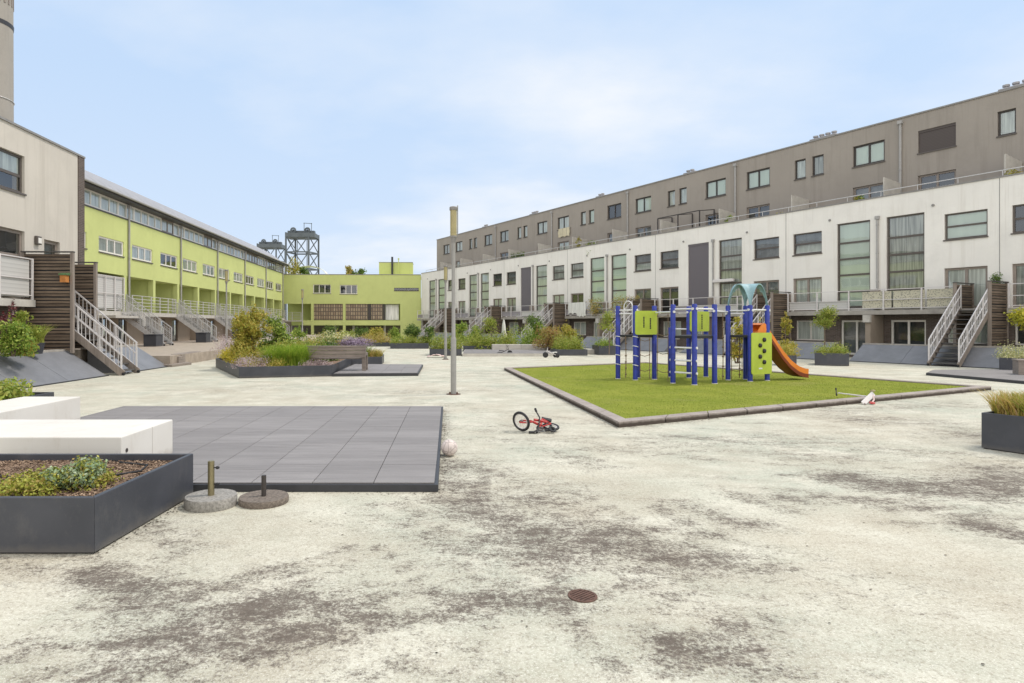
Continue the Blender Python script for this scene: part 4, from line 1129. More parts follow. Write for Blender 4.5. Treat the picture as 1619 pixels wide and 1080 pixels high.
for i in range(5):
    p = gpt(35.1+7.6*i, -2.62, .42)
    o = gs if i == 0 else dup(gs, None, None, gl[i-1]); o.location = p; o.rotation_euler = (0,0,T2)
bl = ['by the foot of the nearest mesh sided staircase','by the foot of the second mesh sided staircase','by the foot of the third mesh sided staircase']
for i in range(3):
    p = gpt(34.1+7.6*i, -2.7, .42)
    t = thing('storage_box', 'low dark storage box ' + bl[i], 'box', p, T2, 'boxes by the mesh sided stairs')
    mb = MB(); mb.box(0,.85,0,.7,0,.62); mb.build('body', M['anthracite'], t, bevel=.02); mb = MB(); mb.box(-.03,.88,-.03,.73,.622,.68); mb.build('lid', M['pot'], t, bevel=.015)

# ================================================================ FAR: lime green cross wing
TF = R(1.82)
FB = thing('green_wing', 'lime green flat roofed wing closing the far end of the court', 'building', (-20.3,75,0), TF)
def fu(px): return (px-PX)/F*75.3 + 20.3
def fz(py): return H - (py-PY)*75.3/F
def fpt(u_, y, z=0): return Vector((-20.3+math.cos(TF)*u_-math.sin(TF)*y, 75+math.sin(TF)*u_+math.cos(TF)*y, z))
W1 = fu(665.5)
hw = [(fu(495.5),fu(523.5),fz(464),fz(450)),(fu(537.5),fu(565),fz(465),fz(450.5))]
hs = (fu(623),fu(662),fz(459.5),fz(455))
rec = (fu(450),fu(632.5),fz(506.5),fz(480.5))
mb = MB(); wall(mb, -.2, W1, 2.15, 7.7, 0, hw+[hs], 0.0)
mb.v.clear(); mb.f.clear(); mb.m.clear()
wall(mb, -.2, W1, 1.55, 7.7, 0, hw+[hs,rec,(fu(450),fu(479),1.5,fz(506.5))], .25)
wall(mb, fu(633), W1, 0, 1.55, 0, [], .2)
mb.poly([(-.2,3,1.5),(W1,3,1.5),(W1,3,5),(-.2,3,5)]); mb.poly([(-.2,0,7.66),(W1,0,7.66),(W1,8,7.66),(-.2,8,7.66)]); mb.poly([(-.2,.25,1.55),(W1,.25,1.55),(W1,3,1.55),(-.2,3,1.55)])
mb.poly([(-.2,.25,4.3),(-.2,3,4.3),(W1,3,4.3),(W1,.25,4.3)])
mb.build('green_wall', M['green_wall'], FB)
mb = MB(); mb.box(-.2,W1+.02,-.04,.4,7.702,7.78); mb.build('parapet_coping', M['coping'], FB)
for h_ in hw: window(FB,'window',h_[0],h_[2],h_[1]-h_[0],h_[3]-h_[2],0,(.34,.66),(),'frame_white',rng.choice(['dark_room','grey_room']),fw=.08)
window(FB,'strip_window',hs[0],hs[2],hs[1]-hs[0],hs[3]-hs[2],0,2,(),'frame_dark','dark_room',fw=.05)
for px in (494.5, 544.5): 
    mb = MB(); u_ = fu(px); mb.box(u_-.16,u_+.16,-.05,.26,0,4.22); mb.build('column', M['green_wall'], FB)
for px in (557,607,528):
    mb = MB(); u_ = fu(px); mb.box(u_-.12,u_+.12,1.2,1.44,0,1.548); mb.build('column', M['conc_light'], FB)
def latticemat():
    m, nt, b, _ = nodes('glazed_lattice')
    tc = N(nt,'ShaderNodeTexCoord'); sp = N(nt,'ShaderNodeSeparateXYZ'); cb = N(nt,'ShaderNodeCombineXYZ'); nt.links.new(tc.outputs['Object'], sp.inputs[0])
    nt.links.new(sp.outputs[0], cb.inputs[0]); nt.links.new(sp.outputs[2], cb.inputs[1])
    br = N(nt,'ShaderNodeTexBrick'); br.offset = 0; br.inputs['Scale'].default_value = 1; br.inputs['Brick Width'].default_value = .3; br.inputs['Row Height'].default_value = .46; br.inputs['Mortar Size'].default_value = .05
    br.inputs['Color1'].default_value = (.27,.19,.125,1); br.inputs['Color2'].default_value = (.42,.33,.22,1); br.inputs['Mortar'].default_value = (.10,.08,.065,1)
    nt.links.new(cb.outputs[0], br.inputs['Vector']); n1 = noise(nt, 2.5, 4)
    c = mix(nt, br.outputs[0], (.14,.1,.075), ramp(nt, n1, [(.45,0),(.7,.6)])); nt.links.new(c, b.inputs['Base Color']); b.inputs['Roughness'].default_value = .4; return m
M['lattice'] = latticemat()
for x0, x1 in ((496,543),(546,581),(587,605)):
    mb = MB(); mb.box(fu(x0),fu(x1),.12,.2,2.2,4.15); mb.build('lattice_screen', M['lattice'], FB)
mb = MB(); mb.box(fu(609),fu(630),.5,.52,2.2,4.1); mb.build('curtain', M['curtain_white'], FB)
mb = MB(); mb.box(fu(605.5),fu(608.5),.1,.3,2.16,4.2); mb.box(fu(581.5),fu(586.5),.1,.3,2.16,4.2); mb.build('dark_post', M['frame_dark'], FB)
mb = MB(); mb.box(-.2,fu(479),-.9,-.02,2.0,2.15); mb.build('balcony_slab', M['conc_light'], FB)
mb = MB(); rail(mb, .2, fu(479), -.85, 2.15, .95, 1.3, rows=(1,.8,.6,.4,.2)); mb.build('balcony_railing', M['steel'], FB)
mb = MB(); mb.poly([(-.2,5.5,0),(W1,5.5,0),(W1,5.5,1.56),(-.2,5.5,1.56)]); mb.build('passage_back_wall', M['brick'], FB)
# roof box, flues
rb = thing('stair_tower', 'lime green box on the roof of the far wing', 'roof structure', fpt(fu(596),3,7.66), TF)
k_ = 78.3/975
mb = MB(); mb.box(0,(649-596)*k_,0,3,0,1.85); mb.build('wall', M['green_wall'], rb); mb = MB(); mb.box(-.03,(649-596)*k_+.03,-.03,3,1.852,1.92); mb.build('roof_edge', M['coping'], rb)
mb = MB(); mb.tube([((617-596)*k_,-.25,-.0),((617-596)*k_,-.25,2.55)], .13, 10); mb.build('flue', M['dark_edge'], rb)
mb = MB(); mb.tube([((627-596)*k_,-.2,0),((627-596)*k_,-.2,2.2)], .05, 8); mb.lathe([(.1,0),(.1,.2)], ((627-596)*k_,-.2,2.2), 10); mb.build('vent_pipe', M['green_wall'], rb)

# ================================================================ chimney and lift bridge beyond
ch = thing('chimney', 'tall weathered concrete chimney behind the white house, cut by the top edge', 'chimney', (-44.95,60,0))
mb = MB(); mb.lathe([(2.1,0),(2.0,30.6)], n=40); mb.build('shaft', M['chimney'], ch, smooth=True)
mb = MB(); mb.lathe([(2.03,30.6),(2.06,31.0)], n=40); mb.build('ring', M['dark_edge'], ch, smooth=True)
mb = MB(); mb.lathe([(2.0,31.0),(2.0,35.0)], n=40); mb.build('collar', M['chimney'], ch, smooth=True)
mb = MB()
for i in range(26):
    a = 2*math.pi*i/26; c_, s_ = math.cos(a), math.sin(a); mb.bar((2.0*c_,2.0*s_,32.75),(2.0*c_,2.0*s_,34.6), .18,.1, up=(c_,s_,0))
mb.build('louvre', M['frame_taupe'], ch)
mb = MB()
for i in range(3): mb.torus((0,0,9.5+i*7), (0,0,1), 2.07, .04, 32, 6)
mb.bar((2.05,0,18.6),(3.1,-.1,18.4),.05,.05); mb.build('bracket_ring', M['steel'], ch)
def bridge(label, px0, px1, ytop, Y, zb=0):
    x0, x1 = (px0-PX)/F*Y, (px1-PX)/F*Y; w_ = x1-x0; hgt = H - (ytop-PY)/F*Y
    t = thing('lift_bridge_tower', label, 'bridge tower', (x0,Y,0), 0, 'lift bridge towers beyond the roofs'); D = w_*.7; a = w_*.035
    legs = [(0,0),(w_*.80,0),(w_*.16,D),(w_,D)]
    for i, (lx, ly) in enumerate(legs):
        mb = MB(); mb.bar((lx-w_*.0,ly,0),(lx,ly,hgt*.93), a*1.5,a*1.5); mb.build('leg', M['iron'], t)
    mb = MB(); lev = [hgt*f for f in (.25,.42,.58,.74,.9)]
    for (i0,i1) in ((0,1),(2,3),(0,2),(1,3)):
        p, q = Vector((*legs[i0],0)), Vector((*legs[i1],0))
        for j, z in enumerate(lev):
            mb.bar(p+Vector((0,0,z)), q+Vector((0,0,z)), a, a*1.3)
            if j: 
                m_ = (p+q)/2
                if i0 == 0 and i1 == 1 or i0 == 2 and i1 == 3:
                    mb.bar(p+Vector((0,0,lev[j])), m_+Vector((0,0,lev[j-1])), a*.8,a*.8); mb.bar(q+Vector((0,0,lev[j])), m_+Vector((0,0,lev[j-1])), a*.8,a*.8)
                    if j > 2: mb.bar(m_+Vector((0,0,lev[j])), m_+Vector((0,0,lev[j-1])), a*.6,a*.6)
                else:
                    mb.bar(p+Vector((0,0,lev[j])), q+Vector((0,0,lev[j-1])), a*.7,a*.7); mb.bar(q+Vector((0,0,lev[j])), p+Vector((0,0,lev[j-1])), a*.7,a*.7)
    mb.build('truss', M['iron'], t)
    mb = MB(); mb.box(-w_*.02,w_*1.02,-D*.05,D*1.05,hgt*.885,hgt*.925); mb.box(w_*.0,w_*.95,D*.3,D*.6,hgt*.925,hgt*.955); mb.build('top_deck', M['iron'], t)
    for xc in (.22,.72):
        mb = MB(); mb.torus((w_*xc,D*.2,hgt*.955), (.15,1,0), w_*.085, w_*.03, 20, 6)
        for q in range(4):
            a_ = math.pi*q/4; mb.bar((w_*xc-math.cos(a_)*w_*.085,D*.2,hgt*.955-math.sin(a_)*w_*.085),(w_*xc+math.cos(a_)*w_*.085,D*.2,hgt*.955+math.sin(a_)*w_*.085), a*.5,a*.5)
        mb.build('sheave', M['iron'], t)
    mb = MB()
    for xc in (.64,.9): mb.bar((w_*xc,0,hgt*.92),(w_*xc,0,hgt*1.02), a*.5,a*.5)
    mb.bar((w_*.62,0,hgt*1.02),(w_*.92,0,hgt*1.015), a*.5,a*.5); mb.build('mast', M['iron'], t)
bridge('near dark iron lift bridge tower beyond the far lime green wing', 452, 497, 356, 300)
bridge('farther iron lift bridge tower peeping over the pale metal roof', 407, 444, 375, 420)
# ---------------------------------------------------------------- lamp posts
def lamp(label, base, h=4.44):
    t = thing('lamp_post', label, 'lamp post', base, 0, 'lamp posts of the court')
    mb = MB(); mb.lathe([(.17,0),(.17,.012)], n=20)
    for i in range(4): mb.lathe([(.02,.012),(.02,.045)], (.12*math.cos(.8+i*1.57),.12*math.sin(.8+i*1.57),0), 6)
    mb.build('base_plate', M['rust'], t)
    mb = MB(); mb.lathe([(.066,.012),(.066,1.30),(.06,1.33),(.046,1.36),(.043,h-.86)], n=20); mb.build('pole', M['lamp_pole'], t, smooth=True)
    mb = MB(); mb.lathe([(.046,h-.86),(.05,h-.84),(.068,h-.74),(.09,h-.735),(.09,h-.70)], n=20); mb.build('collar', M['coping'], t, smooth=True)
    mb = MB(); mb.lathe([(.077,h-.70),(.079,h-.10)], n=20); mb.lathe([(.081,h-.62),(.081,h-.60)], n=20); mb.build('lamp_glass', M['lamp_head'], t, smooth=True)
    mb = MB(); mb.tube([(.098,0,h-.72),(.098,0,h+.02)], .012, 6); mb.build('side_rod', M['lamp_pole'], t)
    mb = MB(); mb.lathe([(.09,h-.10),(.096,h-.09),(.096,h-.03),(.08,h-.012)], n=20); mb.build('cap', M['coping'], t, smooth=True)
    return t
lamp('tall grey lamp post with a yellowed cylinder lamp, nearest and in the middle', gp(717,623.5))
l2 = lamp('grey lamp post standing close behind and left of the nearest lamp post', gp(704.5,568.5))
for px, Y, z, lab in ((358,36,.42,'lamp post on the raised terrace in front of the lime green stairs'), (478,48.7,.0,'thin lamp post in front of the far lime green wing')):
    o = dup(l2, atY(px,Y,z), 0, lab)

# ---------------------------------------------------------------- play frame on the turf
p0 = gp(1098,608.7,.06)
PF = thing('playground_climber', 'blue climbing frame with lime panels, teal canopy and orange slide on the turf', 'playground', p0)
def pl(px, py): v = gp(px, py, .06); return v - p0
post = {'1':(977,599),'2':(1004.5,601),'2b':(1009,597.3),'3':(1034.5,600),'4':(1064,606),'4b':(1060,596.2),'5':(1098,608.7),'6':(1089,597.5),
        '7':(1129.7,606.7),'8':(1116,596),'9':(1151,601),'10':(1178.7,600),'11':(1186,603.2),'12':(1213,601.7)}
pp = {k: pl(*v) for k, v in post.items()}
ZT, ZD = 2.13, 1.29                      # post top and platform height above the turf
for k, v in pp.items():
    mb = MB(); hh = ZT if k not in ('2b','4b') else 1.5
    mb.lathe([(.066,0),(.066,hh-.02),(.05,hh)], v, 16); o = mb.build('post', M['blue'], PF, smooth=True)
    mb = MB(); mb.lathe([(.075,0),(.075,.018)], v, 16); mb.build('post_shoe', M['steel_white'], PF)
def up_(k, z): return pp[k] + Vector((0,0,z))
def bar_(a, b, z, z2=None, r=.022, name='crossbar', m='white_bar'):
    mb = MB(); A, B = up_(a,z), up_(b, z if z2 is None else z2); d = (B-A).normalized()*.07
    mb.tube([A-d*.9, B+d*.9], r, 10)
    for P, s_ in ((A,1),(B,-1)): mb.lathe([(.036,-.012),(.036,.012)], P-d*s_*.98, 10, axis=d)
    mb.build(name, M[m], PF, smooth=True)
for a, b2, z in (('1','2',2.0),('1','2',1.9),('4','5',2.0),('5','7',2.0),('4b','6',1.45),('6','8',1.95),('7','9',1.95),('9','11',1.98),('11','12',2.0),('10','12',1.98),('3','4',1.93),('9','10',1.9)):
    bar_(a, b2, z)
for z in (.30,.63,.97): bar_('4','5',z, r=.026, name='ladder_rung')
def platform(keys, z=ZD, t=.07):
    P = [pp[k].xy for k in keys]; c = sum(P, Vector((0,0)))/len(P); P.sort(key=lambda p: math.atan2(p.y-c.y, p.x-c.x))
    mb = MB(); mb.prism([(p.x,p.y) for p in P], z-t, z); mb.build('platform', M['black'], PF, bevel=.006)
platform(['1','2','2b','3']); platform(['4','5','7','6']); platform(['6','7','8']) ; platform(['9','10','11','12'])
def panel(a, b2, z0, z1, ext=.0, slots=(), holds=0, name='panel', off=-.08):
    A, B = pp[a], pp[b2]; d = (B-A); ln = d.length; ux = d.normalized(); uy = Vector((-ux.y,ux.x,0))
    def W(x, y, z): return A + ux*x + uy*(y+off) + Vector((0,0,z))
    x0, x1 = -.06-ext, ln+.06+ext; r = .06; mb = MB(); prof = []
    for cx, cz, a0 in ((x1-r,z0+r,-90),(x1-r,z1-r,0),(x0+r,z1-r,90),(x0+r,z0+r,180)):
        for i in range(5): an = R(a0+i*22.5); prof.append((cx+r*math.cos(an), cz+r*math.sin(an)))
    n = len(prof); base = len(mb.v); mb.v += [tuple(W(x,-.012,z)) for x,z in prof] + [tuple(W(x,.012,z)) for x,z in prof]
    mb.f.append(tuple(range(n))); mb.m.append(0); mb.f.append(tuple(reversed(range(n,2*n)))); mb.m.append(0)
    for i in range(n): j=(i+1)%n; mb.f.append((i,n+i,n+j,j)); mb.m.append(0)
    o = mb.build(name, M['lime'], PF, fix=True)
    for (sx, sz0, sz1, sw) in slots:
        mb = MB()
        k = 7
        for i in range(k):
            za, zb = sz0+(sz1-sz0)*i/k, sz0+(sz1-sz0)*(i+.8)/k
            mb.hexa([W(sx-sw,-.016,za),W(sx+sw,-.016,za),W(sx+sw,-.0125,za),W(sx-sw,-.0125,za),W(sx-sw,-.016,zb),W(sx+sw,-.016,zb),W(sx+sw,-.0125,zb),W(sx-sw,-.0125,zb)])
        mb.build('slot', M['black'], o)
    rg = random.Random(3)
    for i in range(holds):
        mb = MB(); x = ln*(.62 if i % 2 == 0 else .38); z = z1 - .2 - i*(z1-z0-.38)/holds
        mb.lathe([(.065,0),(.06,.03),(.03,.05)], W(x,-.013,z), 12, axis=-uy); mb.build('climbing_hold', M['black'], o, smooth=True)
    return o, W
panel('2','3',1.30,1.98,.0,((.22,1.5,1.82,.022),(.44,1.46,1.78,.022)),0)
panel('6','8',1.38,1.98,-.02,((.45,1.45,1.9,.02),),0)
o, W = panel('11','12',.20,1.36,.0,(),5,'climbing_panel',-.09)
mb = MB(); mb.hexa([W(.22,-.016,.34),W(.36,-.016,.34),W(.36,-.0125,.34),W(.22,-.0125,.34),W(.22,-.016,.38),W(.36,-.016,.38),W(.36,-.0125,.38),W(.22,-.0125,.38)]); mb.build('name_plate', M['white_bar'], o)
# spiral rungs on the first two posts, hoop, ropes and nets
for k in ('1','2'):
    mb = MB()
    for i in range(4): mb.torus(up_(k,.42+i*.27), (.25,.1,1), .076, .011, 16, 6)
    mb.build('grip_ring', M['white_bar'], PF)
A = pp['1'].lerp(pp['2'],.34); B = pp['1'].lerp(pp['2'],.82)
mb = MB(); pts = [A+Vector((0,-.02,1.34))]
for i in range(13):
    an = math.pi*i/12; c_ = (A+B)/2; h_ = (B-A)/2; pts.append(c_ - h_*math.cos(an) + Vector((0,-.02,2.1+.16*math.sin(an))))
pts.append(B+Vector((0,-.02,1.34))); mb.tube(pts, .016, 8)
mb.build('hoop_handle', M['white_bar'], PF, smooth=True)
def net(a, b2, z1, t0=.1, t1=.9, cols=3, rows=4, z0=.02):
    mb = MB(); A, B = pp[a].lerp(pp[b2],t0), pp[a].lerp(pp[b2],t1)
    for i in range(cols): p = A.lerp(B,i/(cols-1)); mb.tube([p+Vector((0,0,z0)), p+Vector((0,0,z1))], .010, 6)
    for j in range(rows):
        z = .28+(z1-.35)*j/max(1,rows-1); mb.tube([A+Vector((0,0,z)), A.lerp(B,.5)+Vector((0,0,z-.04)), B+Vector((0,0,z))], .009, 6)
        for i in range(cols): mb.lathe([(.02,-.022),(.02,.022)], A.lerp(B,i/(cols-1))+Vector((0,0,z)), 8)
    mb.build('rope_net', M['rope'], PF)
net('2','3',1.22,.25,.75,2,3); net('3','4',1.9,.18,.75,2,4); net('9','10',1.25,.2,.8,2,3)
for a, b2, t in (('7','9',.6),('10','9',.35),('1','2',.45)):
    p = pp[a].lerp(pp[b2],t); mb = MB(); zt = 1.9 if a=='7' else 1.25; mb.tube([p+Vector((0,0,.05)),p+Vector((.01,0,zt*.5)),p+Vector((0,0,zt))], .013, 6)
    for j in range(6): mb.lathe([(.02,-.02),(.036,0),(.02,.02)], p+Vector((.006,0,.15+j*zt/7)), 8)
    mb.build('climbing_rope', M['rope'], PF)
# teal four legged canopy: two crossing bands
def band(p, q, zb, zt, w0, w1, off):
    mb = MB(); n = 20; d = (q-p); side = Vector((-d.y,d.x,0)).normalized(); rows = []
    for i in range(n+1):
        t = i/n; prof = math.sin(math.pi*t)**.62; z = zb + (zt-zb)*prof; c_ = p.lerp(q,t)
        w_ = w0 + (w1-w0)*math.sin(math.pi*t)**1.5
        rows.append((c_-side*w_+Vector((0,0,z)), c_+side*w_+Vector((0,0,z))))
    base = len(mb.v)
    for a, b2 in rows: mb.v += [tuple(a), tuple(b2), tuple(a-Vector((0,0,.03))), tuple(b2-Vector((0,0,.03)))]
    for i in range(n):
        k = base+i*4
        for qd in ((k,k+1,k+5,k+4),(k+2,k+6,k+7,k+3),(k,k+4,k+6,k+2),(k+1,k+3,k+7,k+5)): mb.f.append(qd); mb.m.append(0)
    return mb
c9, c10, c11, c12 = pp['9'], pp['10'], pp['11'], pp['12']
for (p, q) in ((c9, c11), (c11, c12), (c10, c12), (c9, c10)):
    mb = band(p, q, 2.05, 2.74, .035, .03, 0); mb.build('canopy_arch', M['teal'], PF, smooth=True)
mb = MB(); n = 12
corners = [c9,c11,c12,c10]; cen = sum(corners, Vector())/4
grid = []
for i in range(n+1):
    row = []
    for j in range(n+1):
        s_, t = i/n, j/n; p = c9.lerp(c11,s_).lerp(c10.lerp(c12,s_),t)
        za = 2.05+.69*math.sin(math.pi*s_)**.62 if True else 0; zb = 2.05+.69*math.sin(math.pi*t)**.62
        row.append(tuple(p+Vector((0,0,max(za*(1) if t in (0,1) else min(za,2.74)*.0+max(za,zb),zb)))))
    grid.append(row)
base = len(mb.v)
for row in grid: mb.v += row
for i in range(n):
    for j in range(n): k = base+i*(n+1)+j; mb.f.append((k,k+n+1,k+n+2,k+1)); mb.m.append(0)
o = mb.build('canopy', M['teal'], PF, smooth=True)
# slide: trough swept from platform to turf
a0 = pp['12'].lerp(pp['10'],.42)+Vector((.02,.05,0)); a1 = gp(1268,599.5,.06)-p0
prof = [(0,1.30),(.10,1.28),(.24,1.02),(.42,.66),(.60,.38),(.78,.20),(.92,.13),(1.0,.12)]
dd = Vector((a1.x-a0.x,a1.y-a0.y,0)); ux = dd.normalized(); uy = Vector((-ux.y,ux.x,0))
cs = [(-.26,.20),(-.235,.20),(-.22,.02),(-.12,-.01),(0,-.015),(.12,-.01),(.22,.02),(.235,.20),(.26,.20),(.26,.15),(.25,-.03),(0,-.055),(-.25,-.03),(-.26,.15)]
def rowpt(f, z, y, h): return a0 + dd*f + uy*y + Vector((0,0,z+h))
fine = []
for i in range(25):
    t = i/24*1.0
    for j in range(len(prof)-1):
        if prof[j][0] <= t <= prof[j+1][0]+1e-9:
            k = (t-prof[j][0])/(prof[j+1][0]-prof[j][0]); k2 = k; fine.append((t, prof[j][1]+(prof[j+1][1]-prof[j][1])*k2)); break
mb = MB(); n = len(cs)
for (t, z) in fine: mb.v += [tuple(rowpt(t,z,y,h)) for y,h in cs]
for i in range(len(fine)-1):
    for j in range(n): j2=(j+1)%n; mb.f.append((i*n+j,i*n+j2,(i+1)*n+j2,(i+1)*n+j)); mb.m.append(0)
mb.f.append(tuple(range(n))); mb.m.append(0); mb.f.append(tuple(reversed([(len(fine)-1)*n+j for j in range(n)]))); mb.m.append(0)
o = mb.build('slide', M['orange'], PF, smooth=True, fix=True)
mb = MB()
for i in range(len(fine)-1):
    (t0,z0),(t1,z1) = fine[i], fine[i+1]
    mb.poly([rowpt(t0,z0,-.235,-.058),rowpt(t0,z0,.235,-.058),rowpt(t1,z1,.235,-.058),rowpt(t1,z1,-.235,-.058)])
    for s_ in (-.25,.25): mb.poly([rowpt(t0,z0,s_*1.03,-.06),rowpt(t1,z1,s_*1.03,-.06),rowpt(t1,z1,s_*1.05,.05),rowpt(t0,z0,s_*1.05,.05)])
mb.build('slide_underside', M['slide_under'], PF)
mb = MB()
for s_ in (-.255,.255):
    q = [rowpt(-.14,1.30,s_,.0),rowpt(.14,1.2,s_,.0),rowpt(.12,1.25,s_,.16),rowpt(.07,1.28,s_,.28),rowpt(.02,1.3,s_,.33),rowpt(-.05,1.3,s_,.28),rowpt(-.14,1.30,s_,.10)]
    mb.poly(q); mb.poly([p+uy*.02 for p in reversed(q)])
hood = [(.12,1.25,.16),(.07,1.28,.28),(.02,1.3,.33),(-.05,1.3,.28)]
for (f0,z0,h0),(f1,z1,h1) in zip(hood, hood[1:]):
    mb.poly([rowpt(f0,z0,-.255,h0),rowpt(f0,z0,.255,h0),rowpt(f1,z1,.255,h1),rowpt(f1,z1,-.255,h1)])
mb.build('slide_cheek', M['orange'], PF, fix=True)

# ---------------------------------------------------------------- toys and small things
# red child's bicycle lying on its side
o_ = gp(850,684); BI = thing('childs_bicycle', "small red child's bicycle lying on its side, front wheel in the air", 'bicycle', o_)
def wheel(c, ax, Rr, nm):
    c = Vector(c); ax = Vector(ax).normalized()
    mb = MB(); mb.torus(c, ax, Rr-.02, .02, 30, 10); wtyre = mb.build('wheel', M['black'], BI, smooth=True)
    mb = MB(); mb.torus(c, ax, Rr-.045, .009, 30, 6); mb.build('rim', M['steel_white'], wtyre, smooth=True)
    u = Vector((0,0,1)); x = ax.cross(u).normalized(); y = ax.cross(x); mb = MB()
    for i in range(10):
        a = 2*math.pi*i/10; mb.bar(c+ax*.01*(-1)**i, c+(x*math.cos(a)+y*math.sin(a))*(Rr-.045), .004,.004)
    mb.build('spokes', M['steel'], wtyre)
    mb = MB(); mb.lathe([(.022,-.03),(.022,.03)], c, 12, axis=ax); mb.build('hub', M['frame_dark'], wtyre)
fw_, rw_ = Vector((-.245,.05,.163)), Vector((.22,.12,.07))
wheel(fw_, (.66,.70,.22), .16, 'front'); wheel(rw_, (.05,-.22,.97), .135, 'rear')
hd, bb_, st_ = Vector((-.06,.03,.16)), Vector((.03,.0,.08)), Vector((.09,.12,.19))
mb = MB(); mb.tube([hd, (-.0,.02,.13), (.06,.03,.11), st_*.5+bb_*.5], .022, 10); mb.tube([hd+Vector((.01,.02,.03)),(.06,.07,.17),(.15,.1,.14)], .02, 10)
mb.tube([bb_, st_], .016, 8); mb.tube([bb_, rw_+Vector((.0,-.02,.05))], .012, 8); mb.tube([st_, rw_+Vector((0,.02,.05))], .012, 8); mb.build('frame', M['red'], BI, smooth=True)
mb = MB(); ax = Vector((.66,.70,.22)).normalized()
mb.tube([hd, hd.lerp(fw_,.35)+ax*.04, fw_+ax*.045], .013, 8); mb.tube([hd, hd.lerp(fw_,.35)-ax*.05, fw_-ax*.045], .013, 8); mb.build('fork', M['red'], BI, smooth=True)
mb = MB(); mb.tube([(-.02,-.10,.03),(.02,-.02,.14),(.04,.06,.22),(.0,.14,.30)], .011, 8); mb.tube([(.0,.14,.30),(-.015,.17,.345)], .018, 8); mb.tube([(-.03,-.12,.02),(-.01,-.07,.06)], .018, 8); mb.build('handlebar', M['black'], BI, smooth=True)
mb = MB()
mb.hexa([(.09,.15,.17),(.23,.12,.13),(.25,.2,.15),(.09,.21,.18),(.09,.15,.205),(.23,.12,.165),(.25,.2,.185),(.09,.21,.215)]); mb.build('saddle', M['black'], BI, bevel=.012)
mb = MB(); mb.lathe([(.055,-.008),(.055,.008)], bb_+Vector((0,-.02,-.01)), 18, axis=(.1,-.55,.8)); mb.tube([bb_+Vector((-.0,-.03,-.02)),(-.06,-.07,.03)], .01, 6); mb.tube([bb_+Vector((0,-.02,.0)),(.13,-.05,.05)], .01, 6); mb.build('crank', M['frame_dark'], BI)
for c_ in ((-.10,-.09,.022),(.15,-.07,.05)):
    mb = MB(); mb.box(c_[0]-.045,c_[0]+.045,c_[1]-.025,c_[1]+.025,c_[2]-.018,c_[2]+.014); mb.build('pedal', M['black'], BI, bevel=.006)
mb = MB(); mb.torus((.21,-.07,.062), (.3,-.5,.75), .045, .018, 18, 8); mb.build('stabiliser_wheel', M['black'], BI, smooth=True)
# football against the deck edge
fb = MB(); bm = bmesh.new(); bmesh.ops.create_icosphere(bm, subdivisions=4, radius=.104)
def ballmat():
    m, nt, b, _ = nodes('worn_football'); tc = N(nt,'ShaderNodeTexCoord'); v = N(nt,'ShaderNodeTexVoronoi'); v.feature = 'DISTANCE_TO_EDGE'; v.inputs['Scale'].default_value = 12
    nt.links.new(tc.outputs['Object'], v.inputs['Vector']); n1 = noise(nt, 26, 5, .7)
    c = mix(nt, (.56,.47,.44), (.66,.60,.56), n1); c = mix(nt, c, (.25,.20,.19), ramp(nt, v.outputs['Distance'], [(0,.75),(.09,0)]))
    c = mix(nt, c, (.14,.11,.10), ramp(nt, noise(nt, 9, 4), [(.58,0),(.72,.6)])); nt.links.new(c, b.inputs['Base Color']); b.inputs['Roughness'].default_value = .5; return m
me = bpy.data.meshes.new('football'); bm.to_mesh(me); bm.free(); me.materials.append(ballmat()); me.polygons.foreach_set('use_smooth',[True]*len(me.polygons))
o = bpy.data.objects.new('football', me); C.objects.link(o); q = gp(709,721); o.location = (-.012,q.y,.104); tag(o, 'worn whitish football resting against the edge of the large deck', 'ball')
# parasol bases
def base_(label, c, R0, hh, mat, pr, ph, pmat, knobs):
    t = thing('parasol_base', label, 'parasol base', c)
    mb = MB(); mb.lathe([(R0*.985,0),(R0,.01),(R0,hh-.012),(R0*.975,hh)], n=48); mb.build('weight', M[mat], t, smooth=True)
    mb = MB(); mb.lathe([(pr,hh),(pr,hh+ph)], n=18); mb.lathe([(pr*.8,hh+ph),(pr*.8,hh+ph+.002)], n=18); tb = mb.build('tube', M[pmat], t, smooth=True)
    for z in knobs:
        mb = MB(); mb.tube([(pr*.9,0,hh+z),(pr+.022,0,hh+z)], .006, 8); mb.lathe([(.012,pr+.018),(.015,pr+.026),(.010,pr+.045)], (0,0,hh+z), 10, axis=(1,0,0)); mb.build('knob', M['black'], tb)
base_('grey stone parasol base with a tall brass tube and two black knobs', (-2.18,5.62,0), .227, .095, 'stone_grey', .029, .31, 'brass', (.10,.25))
base_('brownish concrete parasol base with a short dark tube', (-1.73,5.72,0), .225, .06, 'stone_brown', .022, .19, 'frame_dark', ())
# drain
o_ = gp(921,943); t = thing('floor_drain', 'small rusty round drain grate set in the court surface', 'drain', o_); t.scale = (.9,.9,1)
mb = MB(); n = 32
for i in range(n):
    a, b2 = 2*math.pi*i/n, 2*math.pi*(i+1)/n; q = lambda r, an, z: (r*math.cos(an), r*math.sin(an), z)
    mb.hexa([q(.082,a,.001),q(.098,a,.001),q(.098,b2,.001),q(.082,b2,.001),q(.082,a,.008),q(.098,a,.007),q(.098,b2,.007),q(.082,b2,.008)])
mb.build('frame', M['rust'], t)
mb = MB(); mb.lathe([(.083,.0015),(.083,.003)], n=32); mb.build('pit', M['black'], t)
mb = MB()
for i in range(7):
    y = -.069+i*.023; hw_ = math.sqrt(.082**2-y*y); mb.box(-hw_,hw_,y-.007,y+.007,.0035,.0075)
g_ = mb.build('grate', M['rust'], t, rotz=R(38))
